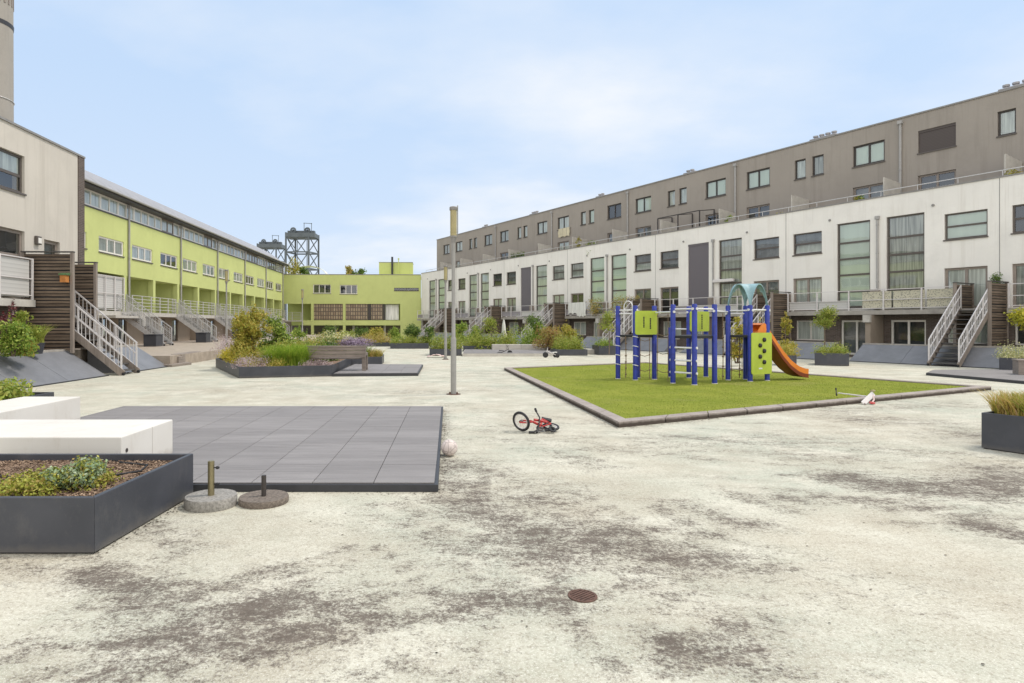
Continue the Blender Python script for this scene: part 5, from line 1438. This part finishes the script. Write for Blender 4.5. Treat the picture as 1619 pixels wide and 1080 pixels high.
# scooter lying over the kerb
o_ = gp(1370,640); SC = thing('kick_scooter', "pale pink child's kick scooter toppled over the turf kerb", 'scooter', o_)
kz = .125
def sp(px, py, Y, ): v = Vector(((px-PX)/F*Y, Y, H-(py-PY)/F*Y)); return v-o_
Y0 = o_.y
A = sp(1381,622,Y0+.22); B = sp(1364,638.5,Y0-.02); 
mb = MB(); mb.bar(A, B, .10, .022, up=(.45,-.75,.5)); mb.build('deck', M['steel_white'], SC, bevel=.006)
S0_ = sp(1376,627.5,Y0+.22); S1 = sp(1325,621.5,Y0+.75)
mb = MB(); mb.tube([S0_, S1], .014, 8); mb.build('steering_tube', M['steel_white'], SC, smooth=True)
T0, T1 = sp(1321.5,613.5,Y0+.78), sp(1322.8,625.5,Y0+.70)
mb = MB(); mb.tube([T0, T1], .011, 8); hb = mb.build('handlebar', M['frame_dark'], SC, smooth=True)
mb = MB(); mb.tube([T0,T0.lerp(T1,.25)], .016, 8); mb.tube([T1,T1.lerp(T0,.25)], .016, 8); mb.build('grip', M['black'], hb)
for c_, ax, m_, rr in ((sp(1379.5,618,Y0+.24),(.05,.3,1),'lamp_head',.05),(sp(1379,637,Y0+.02),(.3,-.2,1),'red',.055),(sp(1368,640,Y0-.03),(.7,-.5,.3),'frame_taupe',.036)):
    mb = MB(); mb.lathe([(rr*.7,-.018),(rr,-.012),(rr,.012),(rr*.7,.018)], c_, 16, axis=ax); mb.build('wheel', M[m_], SC, smooth=True)
mb = MB(); mb.tube([sp(1380,624,Y0+.2), sp(1382,632,Y0+.08), sp(1379,636,Y0+.03)], .016, 6); mb.build('fork', M['pink'], SC)
# ride-on toys near the far pale deck
def trike(label, c, rot, col, seatc):
    t = thing('toy_tricycle', label, 'tricycle', c, rot, 'toys left at the far pale deck')
    for (x, y, r_) in ((-.28,-.17,.10),(-.28,.17,.10),(.28,0,.14)):
        mb = MB(); mb.lathe([(r_*.75,-.03),(r_,-.02),(r_,.02),(r_*.75,.03)], (x,y,r_), 18, axis=(0,1,0)); mb.build('wheel', M['black'], t, smooth=True)
    mb = MB(); mb.tube([(-.28,-.17,.1),(-.28,.17,.1)], .015, 6); mb.tube([(-.28,0,.12),(-.05,0,.22),(.2,0,.34)], .02, 8); mb.tube([(.28,0,.14),(.2,0,.34),(.16,0,.5)], .016, 8); mb.build('frame', M[col], t, smooth=True)
    mb = MB(); mb.tube([(.15,-.17,.52),(.16,0,.5),(.15,.17,.52)], .015, 8); mb.build('handlebar', M['frame_dark'], t, smooth=True)
    mb = MB(); mb.hexa([(-.3,-.09,.24),(-.06,-.06,.24),(-.06,.06,.24),(-.3,.09,.24),(-.3,-.09,.29),(-.06,-.06,.27),(-.06,.06,.27),(-.3,.09,.29)]); mb.build('seat', M[seatc], t, bevel=.02)
trike('small dark tricycle standing before the long concrete bench', gp(798,562.3)+Vector((0,-.05,0)), R(15), 'frame_brown', 'black')
trike('pale tricycle at the right end of the long concrete bench', gp(871,565.5), R(190), 'steel_white', 'cloth')
t = thing('play_tunnel', 'pinkish crumpled sheet of a toy at the foot of the planter behind the lamp posts', 'toy', gp(690,565.5))
mb = MB(); rg = random.Random(9); nn = 10
vv = [[Vector((i*.9/nn-.45, j*.5/nn-.25, .05+.10*math.exp(-((i-5)/3.4)**2)+rg.uniform(-.035,.035))) for j in range(nn+1)] for i in range(nn+1)]
for i in range(nn):
    for j in range(nn): mb.poly([vv[i][j],vv[i+1][j],vv[i+1][j+1],vv[i][j+1]])
mb.build('sheet', M['pink'], t)
# folded parasol and laundry
p = rpt(32.3,-1.9) if False else atY(796.5, 39.5, 0)
t = thing('folded_parasol', 'folded pale grey parasol under a white row balcony', 'parasol', p)
mb = MB(); mb.lathe([(.25,0),(.25,.08)], n=20); mb.build('base', M['concrete'], t); mb = MB(); mb.tube([(0,0,.08),(0,0,2.0)], .025, 8); mb.build('pole', M['steel_white'], t)
mb = MB(); mb.lathe([(.19,.75),(.2,.85),(.13,1.3),(.11,1.6),(.04,1.93),(.02,1.96)], n=12); mb.build('canopy', M['cloth'], t, smooth=True)
def drape(label, s0, s1, y, ztop, zbot, mat, cat='cloth', seed=1, back=.25):
    rg = random.Random(seed); u0, u1 = -s1, -s0
    t = thing('draped_cloth', label, cat, rpt((s0+s1)/2, y)+Vector((0,0,ztop)), TH); w_ = u1-u0; n = 22; m_ = 10
    mb = MB(); ph = rg.uniform(0,6)
    def P(i, j):
        x = -w_/2 + w_*i/n; f = j/m_; fold = .035*math.sin(ph+i*1.15)*(f)+.02*math.sin(i*2.3+1)
        drop = (ztop-zbot)*(1-.10*abs(math.sin(i*.35+ph)))
        return (x+.03*math.sin(i+j), -.05-abs(fold)-.02, -drop*f+.01)
    for i in range(n):
        for j in range(m_): mb.poly([P(i,j+1),P(i+1,j+1),P(i+1,j),P(i,j)])
    for i in range(n): mb.poly([P(i,0),P(i+1,0),(P(i+1,0)[0],.06,-.04),(P(i,0)[0],.06,-.04)])
    mb.build('cloth', M[mat], t, smooth=True)
def sat(px, y):
    t_ = (px-PX)/F; bx, by = 23+.8786*y, 25.9+.4776*y
    return (bx-by*t_)/(.4776+.8786*t_)
drape('white sheet draped over a balcony railing of the white row', sat(915,-.65), sat(899,-.65), -.63, 3.36, 2.45, 'cloth', seed=2)
drape('second white sheet hanging lower beside the first on the same railing', sat(927,-.65), sat(913,-.65), -.63, 3.37, 2.2, 'cloth', seed=5)
drape('pair of cream towels hanging from an open upper window', sat(902,2.1), sat(884,2.1), 2.1, 10.1, 9.3, 'cloth_cream', seed=7)

# ---------------------------------------------------------------- plants
def leaf_cloud(rng, blobs, n, size, flat=.3, aspect=.55, clump=.0):
    v, f = [], []
    tot = [b2[3]*b2[4]*b2[5] for b2 in blobs]; s_ = sum(tot); cum = []; a = 0
    for t_ in tot: a += t_/s_; cum.append(a)
    for _ in range(n):
        r_ = rng.random(); k = next(i for i, c_ in enumerate(cum) if r_ <= c_ + 1e-9)
        bx, by, bz, rx, ry, rz = blobs[k]
        d = Vector((rng.gauss(0,1), rng.gauss(0,1), rng.gauss(0,1))).normalized(); rr = rng.random()**.45
        # ragged outline: radius varies with direction
        wob = 1 + .28*math.sin(5*d.x+3*bx)*math.sin(4*d.y+7*by)+.18*math.sin(9*d.z+5*d.x+bx*11)
        p = Vector((bx+d.x*rx*rr*wob, by+d.y*ry*rr*wob, bz+d.z*rz*rr*wob))
        if p.z < .0: p.z = abs(p.z)*.5
        nrm = (d*(1-flat) + Vector((rng.gauss(0,.6),rng.gauss(0,.6),rng.gauss(.5,.6)))).normalized()
        t = nrm.cross(Vector((rng.gauss(0,1),rng.gauss(0,1),rng.gauss(0,1)))).normalized(); b2 = nrm.cross(t)
        l = size*rng.uniform(.6,1.3); w_ = l*aspect; c0 = len(v)
        v += [tuple(p-t*l*.5), tuple(p+b2*w_*.5-nrm*l*.06), tuple(p+t*l*.5-nrm*l*.1), tuple(p-b2*w_*.5-nrm*l*.06)]
        f.append((c0,c0+1,c0+2,c0+3))
    return v, f
def addmesh(name, v, f, mat, parent):
    me = bpy.data.meshes.new(name); me.from_pydata(v, [], f); me.materials.append(mat); return link(name, me, parent)
def stems(rng, blobs, parent, n=6, r=.02, z0=0):
    mb = MB()
    for i in range(n):
        b2 = rng.choice(blobs); e = Vector((b2[0]+rng.uniform(-.5,.5)*b2[3], b2[1]+rng.uniform(-.5,.5)*b2[4], b2[2]+b2[5]*.5))
        s_ = Vector((rng.uniform(-.08,.08), rng.uniform(-.08,.08), z0)); m_ = s_.lerp(e,.5)+Vector((rng.uniform(-.1,.1),rng.uniform(-.1,.1),.05))
        mb.tube([s_, m_, e], [r, r*.75, r*.35], 6)
    mb.build('stem', M['bark'], parent)
def shrub(label, px, pbase, Y, z, w_, h, mat, n=1600, size=.09, seed=0, spiky=0, group=None, cat='shrub', aspect=.55):
    rg = random.Random(seed*7+3); c = atY(px, Y, z)
    t = thing('shrub', label, cat, c, 0, group); blobs = []
    m_ = 20
    for i in range(m_):
        a = rg.uniform(0,6.283); d = rg.uniform(.1,.78)*w_/2; zz = rg.uniform(.16,.86)*h
        r_ = w_*.5*rg.uniform(.22,.46)*(1.1-.4*zz/h); blobs.append((math.cos(a)*d*(1.2-.65*zz/h), math.sin(a)*d*.9, zz, r_, r_, min(r_*1.05, h-zz+.05)))
    for i in range(spiky*4):
        a = rg.uniform(0,6.283); d = rg.uniform(0,.85)*w_/2; blobs.append((math.cos(a)*d, math.sin(a)*d, h*rg.uniform(.55,.92)*(1-.35*d/w_), w_*.06, w_*.06, h*rg.uniform(.08,.18)))
    v, f = leaf_cloud(rg, blobs, int(n*1.5), size*1.08, aspect=aspect); addmesh('foliage', v, f, L[mat], t); stems(rg, blobs, t, 8, .018)
    return t
def tree(label, c, hstem, rx, rz, mat, n=900, size=.08, seed=0, two=False):
    rg = random.Random(seed+40); t = thing('small_tree', label, 'tree', c, 0, 'little round headed trees')
    mb = MB(); mb.tube([(0,0,0),(.02,.01,hstem*.5),(0,0,hstem),(.0,.0,hstem+rz)], [.03,.026,.022,.01], 8)
    for i in range(5): a = i*1.3; mb.tube([(0,0,hstem+.02*i),(math.cos(a)*rx*.6,math.sin(a)*rx*.6,hstem+rz*(.5+.15*i))], [.014,.005], 5)
    mb.build('trunk', M['bark'], t)
    blobs = [(rg.uniform(-.45,.45)*rx, rg.uniform(-.45,.45)*rx, hstem+rz*rg.uniform(.35,1.5), rx*.55, rx*.55, rz*.5) for _ in range(8)]
    v, f = leaf_cloud(rg, blobs, n, size); addmesh('crown', v, f, L[mat], t); return t
def clump(label, c, radius, h0, h1, n, mat, wd=.014, lean=1.0, seed=0, flower=None, nf=0, fs=.03, name='grass_clump', cat='plant', ry=None, group=None):
    rg = random.Random(seed+100); t = thing(name, label, cat, c, 0, group); pts = []
    for _ in range(n):
        a = rg.uniform(0,6.283); d = radius*math.sqrt(rg.random()); pts.append((math.cos(a)*d, math.sin(a)*d*(ry or 1), 0))
    v, f = blades_mesh(pts, rg, h0, h1, wd, lean, 3); addmesh('blades', v, f, L[mat], t)
    if flower:
        bl = [(0,0,h1*.78,radius*1.05,radius*1.05*(ry or 1),h1*.32)]
        v, f = leaf_cloud(rg, bl, nf, fs, aspect=.9); addmesh('flowers', v, f, L[flower], t)
    return t
def cover(label, poly, z, h, mat, n, size, seed=0, name='ground_cover', lumps=6, cat='plants'):
    "dense low planting over a polygon: nobody could count it"
    rg = random.Random(seed+200); P = [Vector(p[:2]) for p in poly]; c = sum(P, Vector((0,0)))/len(P); h *= 1.3; n = int(n*1.4)
    x0, x1 = min(p.x for p in P), max(p.x for p in P); y0, y1 = min(p.y for p in P), max(p.y for p in P); blobs = []
    tries = 0
    while len(blobs) < lumps*6 and tries < 4000:
        tries += 1; p = Vector((rg.uniform(x0,x1), rg.uniform(y0,y1)))
        if in_poly(p, P): r_ = rg.uniform(.18,.38); blobs.append((p.x-c.x, p.y-c.y, rg.uniform(.1,.5)*h, r_, r_, h*rg.uniform(.5,.95)))
    v, f = leaf_cloud(rg, blobs, int(n*1.35), size)
    me = bpy.data.meshes.new(name); me.from_pydata(v, [], f); me.materials.append(L[mat]); o = bpy.data.objects.new(name, me); C.objects.link(o); o.location = (c.x,c.y,z)
    tag(o, label, cat, kind='stuff'); return o

# front left planter: bramble-like plant, drip hose
rg = random.Random(21); t = thing('low_plant', 'low spreading plant with blue green and lime leaves in the front planter', 'plant', (-3.08,4.88,.335))
bl = [(rg.uniform(-.46,.26), rg.uniform(-.24,.25), rg.uniform(.0,.09), .13,.12,.07) for _ in range(24)] + [(.06+rg.uniform(-.16,.16), .06+rg.uniform(-.12,.14), rg.uniform(.09,.19), .11,.1,.07) for _ in range(12)]
L['blueg'] = leafmat('blue_green_leaf', [(.18,.26,.14),(.28,.38,.20),(.40,.50,.30),(.20,.28,.07),(.5,.57,.40)])
L['limel'] = leafmat('lime_small_leaf', [(.24,.28,.035),(.40,.42,.06),(.52,.50,.11),(.38,.27,.08)])
v, f = leaf_cloud(rg, bl, 5200, .028, aspect=.6); addmesh('foliage', v, f, L['limel'], t)
v, f = leaf_cloud(rg, bl[22:], 3000, .036, aspect=.5); addmesh('upper_foliage', v, f, L['blueg'], t)
mb = MB()
for i in range(14):
    a = rg.uniform(0,6.28); r_ = rg.uniform(.2,.42); mb.tube([(0,0,0),(math.cos(a)*r_*.5,math.sin(a)*r_*.35,.08),(math.cos(a)*r_,math.sin(a)*r_*.55,.02)], .003, 5)
mb.build('runner', M['rope'], t)
mb = MB(); mb.tube([(-4.5,5.18,.36),(-3.9,5.26,.362),(-3.4,5.12,.36),(-2.95,5.2,.36),(-2.72,5.42,.362),(-2.78,5.66,.36),(-3.1,5.78,.358)], .009, 8)
o = mb.build('drip_hose', M['black'], None, smooth=True); tag(o, 'thin dark irrigation hose looped over the brown mulch', 'hose')
def mulch(name, label, x0, x1, y0, y1, z, n, seed):
    rg = random.Random(seed); v, f = [], []
    for _ in range(n):
        p = Vector((rg.uniform(x0,x1), rg.uniform(y0,y1), z+rg.uniform(0,.022))); a = rg.uniform(0,6.28); l = rg.uniform(.005,.015); w_ = l*rg.uniform(.25,.5)
        d = Vector((math.cos(a),math.sin(a),rg.uniform(-.4,.4)))*l; s_ = Vector((-math.sin(a),math.cos(a),rg.uniform(-.4,.4)))*w_; k = len(v)
        v += [tuple(p-d-s_),tuple(p+d-s_),tuple(p+d+s_),tuple(p-d+s_)]; f.append((k,k+1,k+2,k+3))
    me = bpy.data.meshes.new(name); me.from_pydata(v,[],f)
    L['chip'] = L.get('chip') or leafmat('bark_chip', [(.10,.06,.04),(.20,.13,.085),(.30,.205,.14),(.40,.29,.20)], 0, .9)
    me.materials.append(L['chip']); o = bpy.data.objects.new(name, me); C.objects.link(o); tag(o, label, 'mulch', kind='stuff')
mulch('bark_mulch', 'brown bark mulch filling the front left planter', -4.5, -2.57, 4.47, 5.88, .335, 42000, 3)

# overgrown planter
za = .30
shrub('tall amber and green shrub, biggest in the overgrown planter', 399, 0, 22.6, za, 2.0, 2.05, 'autumn', 7500, .085, 1, 5)
shrub('rounded green shrub just right of the tall amber shrub', 438, 0, 24.0, za, 1.5, 1.85, 'mid', 4600, .085, 2, 3)
shrub('thin dark green shrub behind the flower bed left of the bench', 474, 0, 29, .2, .95, 1.45, 'mid', 1500, .09, 3, 2)
cover('yellow flowering sedum at the left tip of the overgrown planter', [gp(347,578).xy, gp(372,590).xy, gp(388,583).xy, gp(362,574).xy], .31, .28, 'sedum', 2600, .05, 1)
cover('pinkish flowering herbs at the far left of the overgrown planter', [gp(343,572).xy, gp(366,574).xy, gp(376,566).xy, gp(352,563).xy], .33, .62, 'pinkf', 1300, .055, 2)
cover('lilac flowers spilling over the front corner of the overgrown planter', [gp(378,596.5).xy, gp(424,596).xy, gp(420,590).xy, gp(380,590).xy], .28, .26, 'pinkf', 2200, .04, 3)
cover('low leafy growth among the lilac flowers', [gp(376,596).xy, gp(445,595.5).xy, gp(440,589).xy, gp(380,589).xy], .27, .2, 'autumn', 1800, .045, 4)
cover('wild amber green perennials filling the overgrown planter', [gp(372,590).xy, gp(476,592).xy, Vector((-4.95,22.2)), Vector((-4.1,24.3)), Vector((-5.5,27.6)), Vector((-8.4,23.6))], .28, .5, 'autumn', 9000, .07, 5, lumps=16)
cover('lime green herbs in the middle of the overgrown planter', [gp(425,591).xy, gp(478,592).xy, Vector((-4.9,22.4)), Vector((-4.3,23.8)), Vector((-6.3,23.6))], .28, .56, 'yellow', 6000, .065, 6, lumps=10)
for i, (px, py, r_, h_, m_, lab) in enumerate(((440,595,.5,.9,'tuft','tuft of dark green grass at the front of the overgrown planter'),(468,594.6,.5,.95,'tuft','second tuft of bright grass in front of the wooden bench planter'),
        (425,590,.35,.6,'straw','straw coloured grass behind the lilac flowers'))):
    clump(lab, gp(px,py-3) + Vector((0,.4,.28)), r_, h_*.5, h_, 1700, m_, .024, .9, i)
cover('pale pink flowers at the right end of the overgrown planter front', [gp(478,593.8).xy, gp(522,593).xy, gp(516,588).xy, gp(480,588).xy], .28, .16, 'pinkf', 1100, .04, 7)
cover('dark green leaves behind the bright grass tufts', [Vector((-5.6,22.4)), Vector((-4.2,22.6)), Vector((-4.2,24.0)), Vector((-5.6,24.0))], .3, .62, 'dark', 2200, .07, 8)
cover('orange russet grasses along the back of the overgrown planter', [Vector((-6.6,25.4)), Vector((-4.3,25.2)), Vector((-4.2,26.9)), Vector((-6.2,27.9))], .3, .68, 'straw', 4200, .075, 9, lumps=8)
clump('tall cream flowering perennial behind the wooden bench', Vector((-4.95,26.4,.3)), .95, .5, .95, 1000, 'yellow', .025, .9, 9, 'cream', 1700, .07, 'flowering_plant')
clump('broad lavender coloured cushion behind the bench back', Vector((-4.05,25.5,.3)), .78, .4, .75, 700, 'grass', .02, .9, 10, 'mauve', 3000, .05, 'flowering_plant', ry=.6)
clump('russet green tuft at the right end behind the bench', Vector((-3.15,25.6,.3)), .34, .25, .5, 500, 'straw', .02, 1.1, 11)
shrub('wine red leaved plant behind the left end of the bench', 497, 0, 24.9, .3, .55, .62, 'wine', 420, .07, 12)
# the far planters and bushes
def fill(key, label, h, mat, n, size, seed, z=.3):
    q = PL[key]; cover(label, inset(q,.12), z, h, mat, n, size, seed, lumps=8)
fill('far_a','yellow flowering ground cover in the far planter left of the lamp post', .42, 'yellow', 2600, .08, 20, .3)
fill('far_b','russet ground cover in the farthest planter', .55, 'straw', 2000, .09, 21, .25)
fill('mid_a','yellow green ground cover in the planter behind the lamp posts', .62, 'yellow', 3000, .075, 22, .3)
fill('mid_b','golden ground cover left of the long concrete bench', .55, 'yellow', 2600, .075, 23, .3)
fill('mid_c','low lime green plants right of the long concrete bench', .55, 'yellow', 3000, .075, 24, .28)
fill('mid_d','grey green plants in the tall planter left of the play frame', .35, 'mid', 900, .07, 25, .42)
fill('slide','green and amber plants in the planter behind the slide', .42, 'autumn', 1200, .06, 26, .36)
fill('right_tree','straw green plants below the round headed tree', .32, 'yellow', 2200, .055, 27, .44)
fill('far_right','pale flowering plants below the yellow leaved tree', .35, 'cream', 1300, .055, 28, .44)
cover('broad golden green hedge of perennials behind the concrete bench', [Vector((1.35,37)), Vector((3.9,37.4)), Vector((4.1,39.8)), Vector((1.5,39.8))], .05, .85, 'yellow', 4200, .1, 29, lumps=10)
cover('grey green perennials right of the golden hedge', [gp(815,553).xy, gp(862,553).xy, Vector((5.9,42)), Vector((4.2,42))], .05, 1.1, 'mid', 2200, .1, 30)
cover('pink tinged grasses before the reddish shrub', [gp(860,556).xy, gp(905,556).xy, Vector((7.4,38)), Vector((5.7,38))], .05, .95, 'autumn', 2600, .09, 31)
for i, a in enumerate((
 ('big round dark green shrub before the far white corner', 655, 44, .05, 1.75, 1.75, 'dark', 2600, .10),
 ('dark shrub at the foot of the farthest white row stairs', 680, 43, .05, 1.2, 1.75, 'dark', 1300, .10),
 ('green shrub left of the big round dark shrub', 622, 52, .05, 1.6, 1.55, 'mid', 1500, .11),
 ('olive shrub below the lattice screens of the far wing', 596, 54, .05, 2.1, 1.4, 'autumn', 1700, .12),
 ('dark bush in the passage under the far wing', 571, 66, .05, 2.3, 1.6, 'dark', 1100, .14),
 ('grey green bush in the passage left of the far column', 520, 66, .05, 2.6, 1.7, 'dark', 1200, .14),
 ('pale flowering bush behind the cream perennials', 548, 45, .05, 1.7, 1.2, 'yellow', 1400, .10),
 ('bushy shrub between the two near lamp posts and the row', 729, 42, .05, 1.7, 2.05, 'mid', 2300, .09),
 ('shrub right of the main lamp post behind the planter', 751, 42.5, .05, 1.4, 1.6, 'mid', 1600, .09),
 ('reddish green shrub behind the right part of the concrete bench', 868, 36, .05, 2.0, 1.75, 'red', 2300, .09),
 ('green upright shrub left of the reddish shrub', 851, 37.5, .05, 1.1, 1.9, 'mid', 1500, .09),
 ('spreading amber shrub right of the reddish shrub', 897, 35, .05, 1.6, 1.75, 'autumn', 2000, .09),
 ('amber green shrub seen through the right half of the play frame', 1166, 24.5, .1, 1.1, 2.05, 'autumn', 1900, .085),
 ('tall amber green bush behind the climbing panel', 1206, 26.5, .1, .9, 2.0, 'autumn', 1200, .085),
 ('bush in front of the wood screen behind the slide', 1245, 27.5, .1, .75, 2.25, 'autumn', 1300, .085),
 ('red leaved bush against the white house at the left', 14, 18.3, .8, 1.1, 1.62, 'wine', 1500, .08),
 ('bright green shrub on the left upper terrace below the red leaves', 20, 16.4, .8, 1.5, .95, 'mid', 2600, .075),
 ('yellow green shrub beside the wooden screen at the left', 34, 17.6, .8, .8, 1.35, 'yellow', 1000, .075),
 ('pile of small leafy pots at the edge of the left upper terrace', 43, 16.9, .8, .8, .45, 'autumn', 900, .06),
 )):
    lab, px, Y, z, w_, h_, m_, n_, s_ = a; shrub(lab, px, 0, Y, z, w_, h_, m_, n_, s_, 50+i, 2)
t = clump('spiky yellow green grass in a dark pot beside the wooden screen', atY(59,17.9,.8)+Vector((0,0,.30)), .17, .45, .72, 420, 'yellow', .016, .8, 41, name='potted_grass')
mb = MB(); mb.lathe([(.13,-.30),(.19,0),(.2,.0),(.2,.02)], n=20); mb.build('pot', M['pot'], t, smooth=True)
cover('fresh lime green leaves behind the rear white block bench', [(-9.4,9.7),(-7.5,9.7),(-7.5,11.5),(-9.4,11.5)], .34, .22, 'yellow', 4200, .085, 42, lumps=9)
q = PL['front_right']
for i, (fx, fy, r_) in enumerate(((.28,.45,.36),(.62,.35,.34),(1.05,.55,.38),(1.5,.4,.36),(.55,.95,.34),(1.3,1.0,.36))):
    p = q[0] + u_vec*fx + n_vec*fy if False else Vector(q[0]) + Vector((.4776,-.8786))*fx + Vector((.8786,.4776))*fy
    clump(['straw and green grass tuft at the left corner of the nearest right planter','second straw coloured grass tuft in the nearest right planter','third grass tuft in the nearest right planter, partly cut off','grass tuft at the outer end of the nearest right planter','rear left grass tuft of the nearest right planter','rear right grass tuft of the nearest right planter'][i],
          (p.x,p.y,.41), r_*.85, .24, .44, 1500, 'straw' if i % 3 != 1 else 'yellow', .018, .75, 60+i, group='grass tufts in the nearest right planter')
tree('round headed lime green little tree on a thin stem, right of the slide', gp(1308,572)+Vector((0,.2,.44)), 1.05, .55, .55, 'yellow', 2600, .075, 1)
tree('yellow leaved little tree at the right edge near the stairs', gp(1621,586)+Vector((.35,.3,.44)), .80, .62, .66, 'gold', 3800, .085, 2)
tree('little tree under the far end balconies beside the folded parasol', atY(777,38.5,0), 1.25, .75, .5, 'yellow', 900, .1, 3)
tree('small bushy tree left of the play frame below the balcony', atY(963,32,.1), 1.2, .62, .62, 'yellow', 1000, .09, 4)
tree('dark little tree at the foot of the stairs right of the golden hedge', atY(846,38,0), 1.35, .65, .55, 'dark', 900, .1, 5)
# roof and balcony greenery
for i, (px, y, z, w_, h_, lab) in enumerate(((1455*0+1352,.5,7.0,.7,1.3,'dry climbing plant on the roof terrace left of the open door'),(1362,.6,7.0,.6,1.35,'leafy plant before the open roof terrace door'),(1234,.6,7.0,1.0,1.15,'plants at the roof terrace edge above the tall windows'),
        (1150,.6,7.0,.8,1.5,'leafy plant on the roof terrace above the shuttered window'),(1607,.5,7.0,1.1,1.3,'amber plants on the roof terrace at the right edge'),(938,.6,7.0,1.6,1.4,'leafy pots on the roof terrace above the balcony sheets'),(915,.6,7.0,.8,1.9,'amber shrub on the roof terrace right of the towels'))):
    s_ = sat(px,y); p = rpt(s_, y); t = shrub('roof terrace plant', 0, 0, 10, 0, w_, h_, 'autumn' if i % 2 == 0 else 'mid', 420, .09, 80+i, 1); t['label'] = lab; t.location = (p.x,p.y,z)
s_ = sat(818,.5); p = rpt(s_, .5); t = thing('green_screen', 'dark green artificial hedge panel on the far roof terrace', 'hedge', (p.x,p.y,7.0), TH)
rg = random.Random(5); v, f = leaf_cloud(rg, [(x*.45-.9,0,1.0,.35,.12,.42) for x in range(5)], 1300, .09); addmesh('foliage', v, f, L['dark'], t)
mb = MB(); mb.box(-1.1,1.1,-.03,.03,0,1.0); mb.build('panel', M['greenroof'], t)
s_ = sat(1575,-.4); p = rpt(s_, -.4); t = thing('box_hedge', 'clipped green box plant standing on the balcony behind the right wooden screen', 'plant', (p.x,p.y,2.32), TH)
rg = random.Random(6); v, f = leaf_cloud(rg, [(0,0,1.25,.2,.2,.26),(0.05,0,1.0,.2,.2,.26)], 900, .06); addmesh('foliage', v, f, L['dark'], t); mb = MB(); mb.lathe([(.17,0),(.22,.72)], n=16); mb.build('pot', M['pot'], t)
for i, (px, w_, lab) in enumerate(((943,2.4,'dry climbing plants along the balcony railing right of the sheets'),(985,2.2,'brown climbing plants on the balcony over the left of the play frame'),(1005,1.2,'dry leafy pots below the balcony pergola'))):
    s_ = sat(px,-.5); p = rpt(s_, -.5); t = shrub('x', 0, 0, 10, 0, w_, 1.45, 'straw', 700, .09, 95+i, 2); t['label'] = lab; t.location = (p.x,p.y,2.32); t.name = 'climbing_plant'
# roof garden of the far wing
for i, (px, w_, h_, m_, lab) in enumerate(((466,2.6,2.6,'autumn','amber bush on the far wing roof beside the bridge tower'),(480,2.2,1.6,'dark','dark bush on the far wing roof below the bridge tower'),(551,1.6,1.4,'straw','thin pollarded tree on the far wing roof'),(570,2.4,1.1,'dark','clipped dark hedge on the far wing roof'))):
    t = shrub(lab, px, 0, 77.5, 7.66, w_, h_, m_, 500, .2, 120+i, 1)
for i in range(3):
    pass
t = thing('roof_hut', 'low white rounded canopy on the far wing roof', 'canopy', fpt(fu(477),4.2,7.66), TF)
mb = MB(); n = 10
for i in range(n):
    a, b2 = math.pi*i/n, math.pi*(i+1)/n
    mb.hexa([(-.0+2.4*math.cos(q_)*1,yy,1.5*math.sin(q_)) for (q_,yy) in ((a,0),(b2,0),(b2,2),(a,2))]+[(2.45*math.cos(q_),yy,1.56*math.sin(q_)) for (q_,yy) in ((a,0),(b2,0),(b2,2),(a,2))])
mb.build('canopy_sheet', M['cloth'], t)

# ---------------------------------------------------------------- leaf litter and grit
rg = random.Random(31); v, f = [], []
def flake(x, y, s):
    a = rg.uniform(0,6.28); k = len(v); z = .004
    for i in range(5):
        r_ = s*rg.uniform(.5,1); v.append((x+math.cos(a+i*1.257)*r_, y+math.sin(a+i*1.257)*r_*.7, z+rg.uniform(0,s*.35)))
    f.append(tuple(range(k,k+5)))
for _ in range(420): flake(rg.uniform(-4,7), 2.6+7*rg.random()**1.5, rg.uniform(.004,.013))
def along_(a, b2, n, off, s0, s1):
    for _ in range(n): p = a.lerp(b2, rg.random()); flake(p.x+rg.gauss(0,off), p.y+rg.gauss(0,off)-off*.6, rg.uniform(s0,s1))
along_(Vector((-2.52,4.4)), Vector((-2.44,5.95)), 130, .035, .006,.016)
along_(Vector((-2.4,6.03)), Vector((-.1,6.03)), 90, .03, .005,.014); along_(Vector((-.06,6.1)), Vector((-.08,11.5)), 160, .05, .006,.02)
along_(KA, KB, 200, .06, .008,.022); along_(KA, KD, 160, .06, .008,.022)
me = bpy.data.meshes.new('leaf_litter'); me.from_pydata(v, [], f); me.materials.append(leafmat('dry_litter', [(.03,.022,.016),(.07,.05,.035),(.13,.095,.06),(.05,.045,.03)], 0, .9))
o = bpy.data.objects.new('leaf_litter', me); C.objects.link(o); tag(o, 'dry leaf crumbs and grit scattered over the court surface', 'litter', kind='stuff')
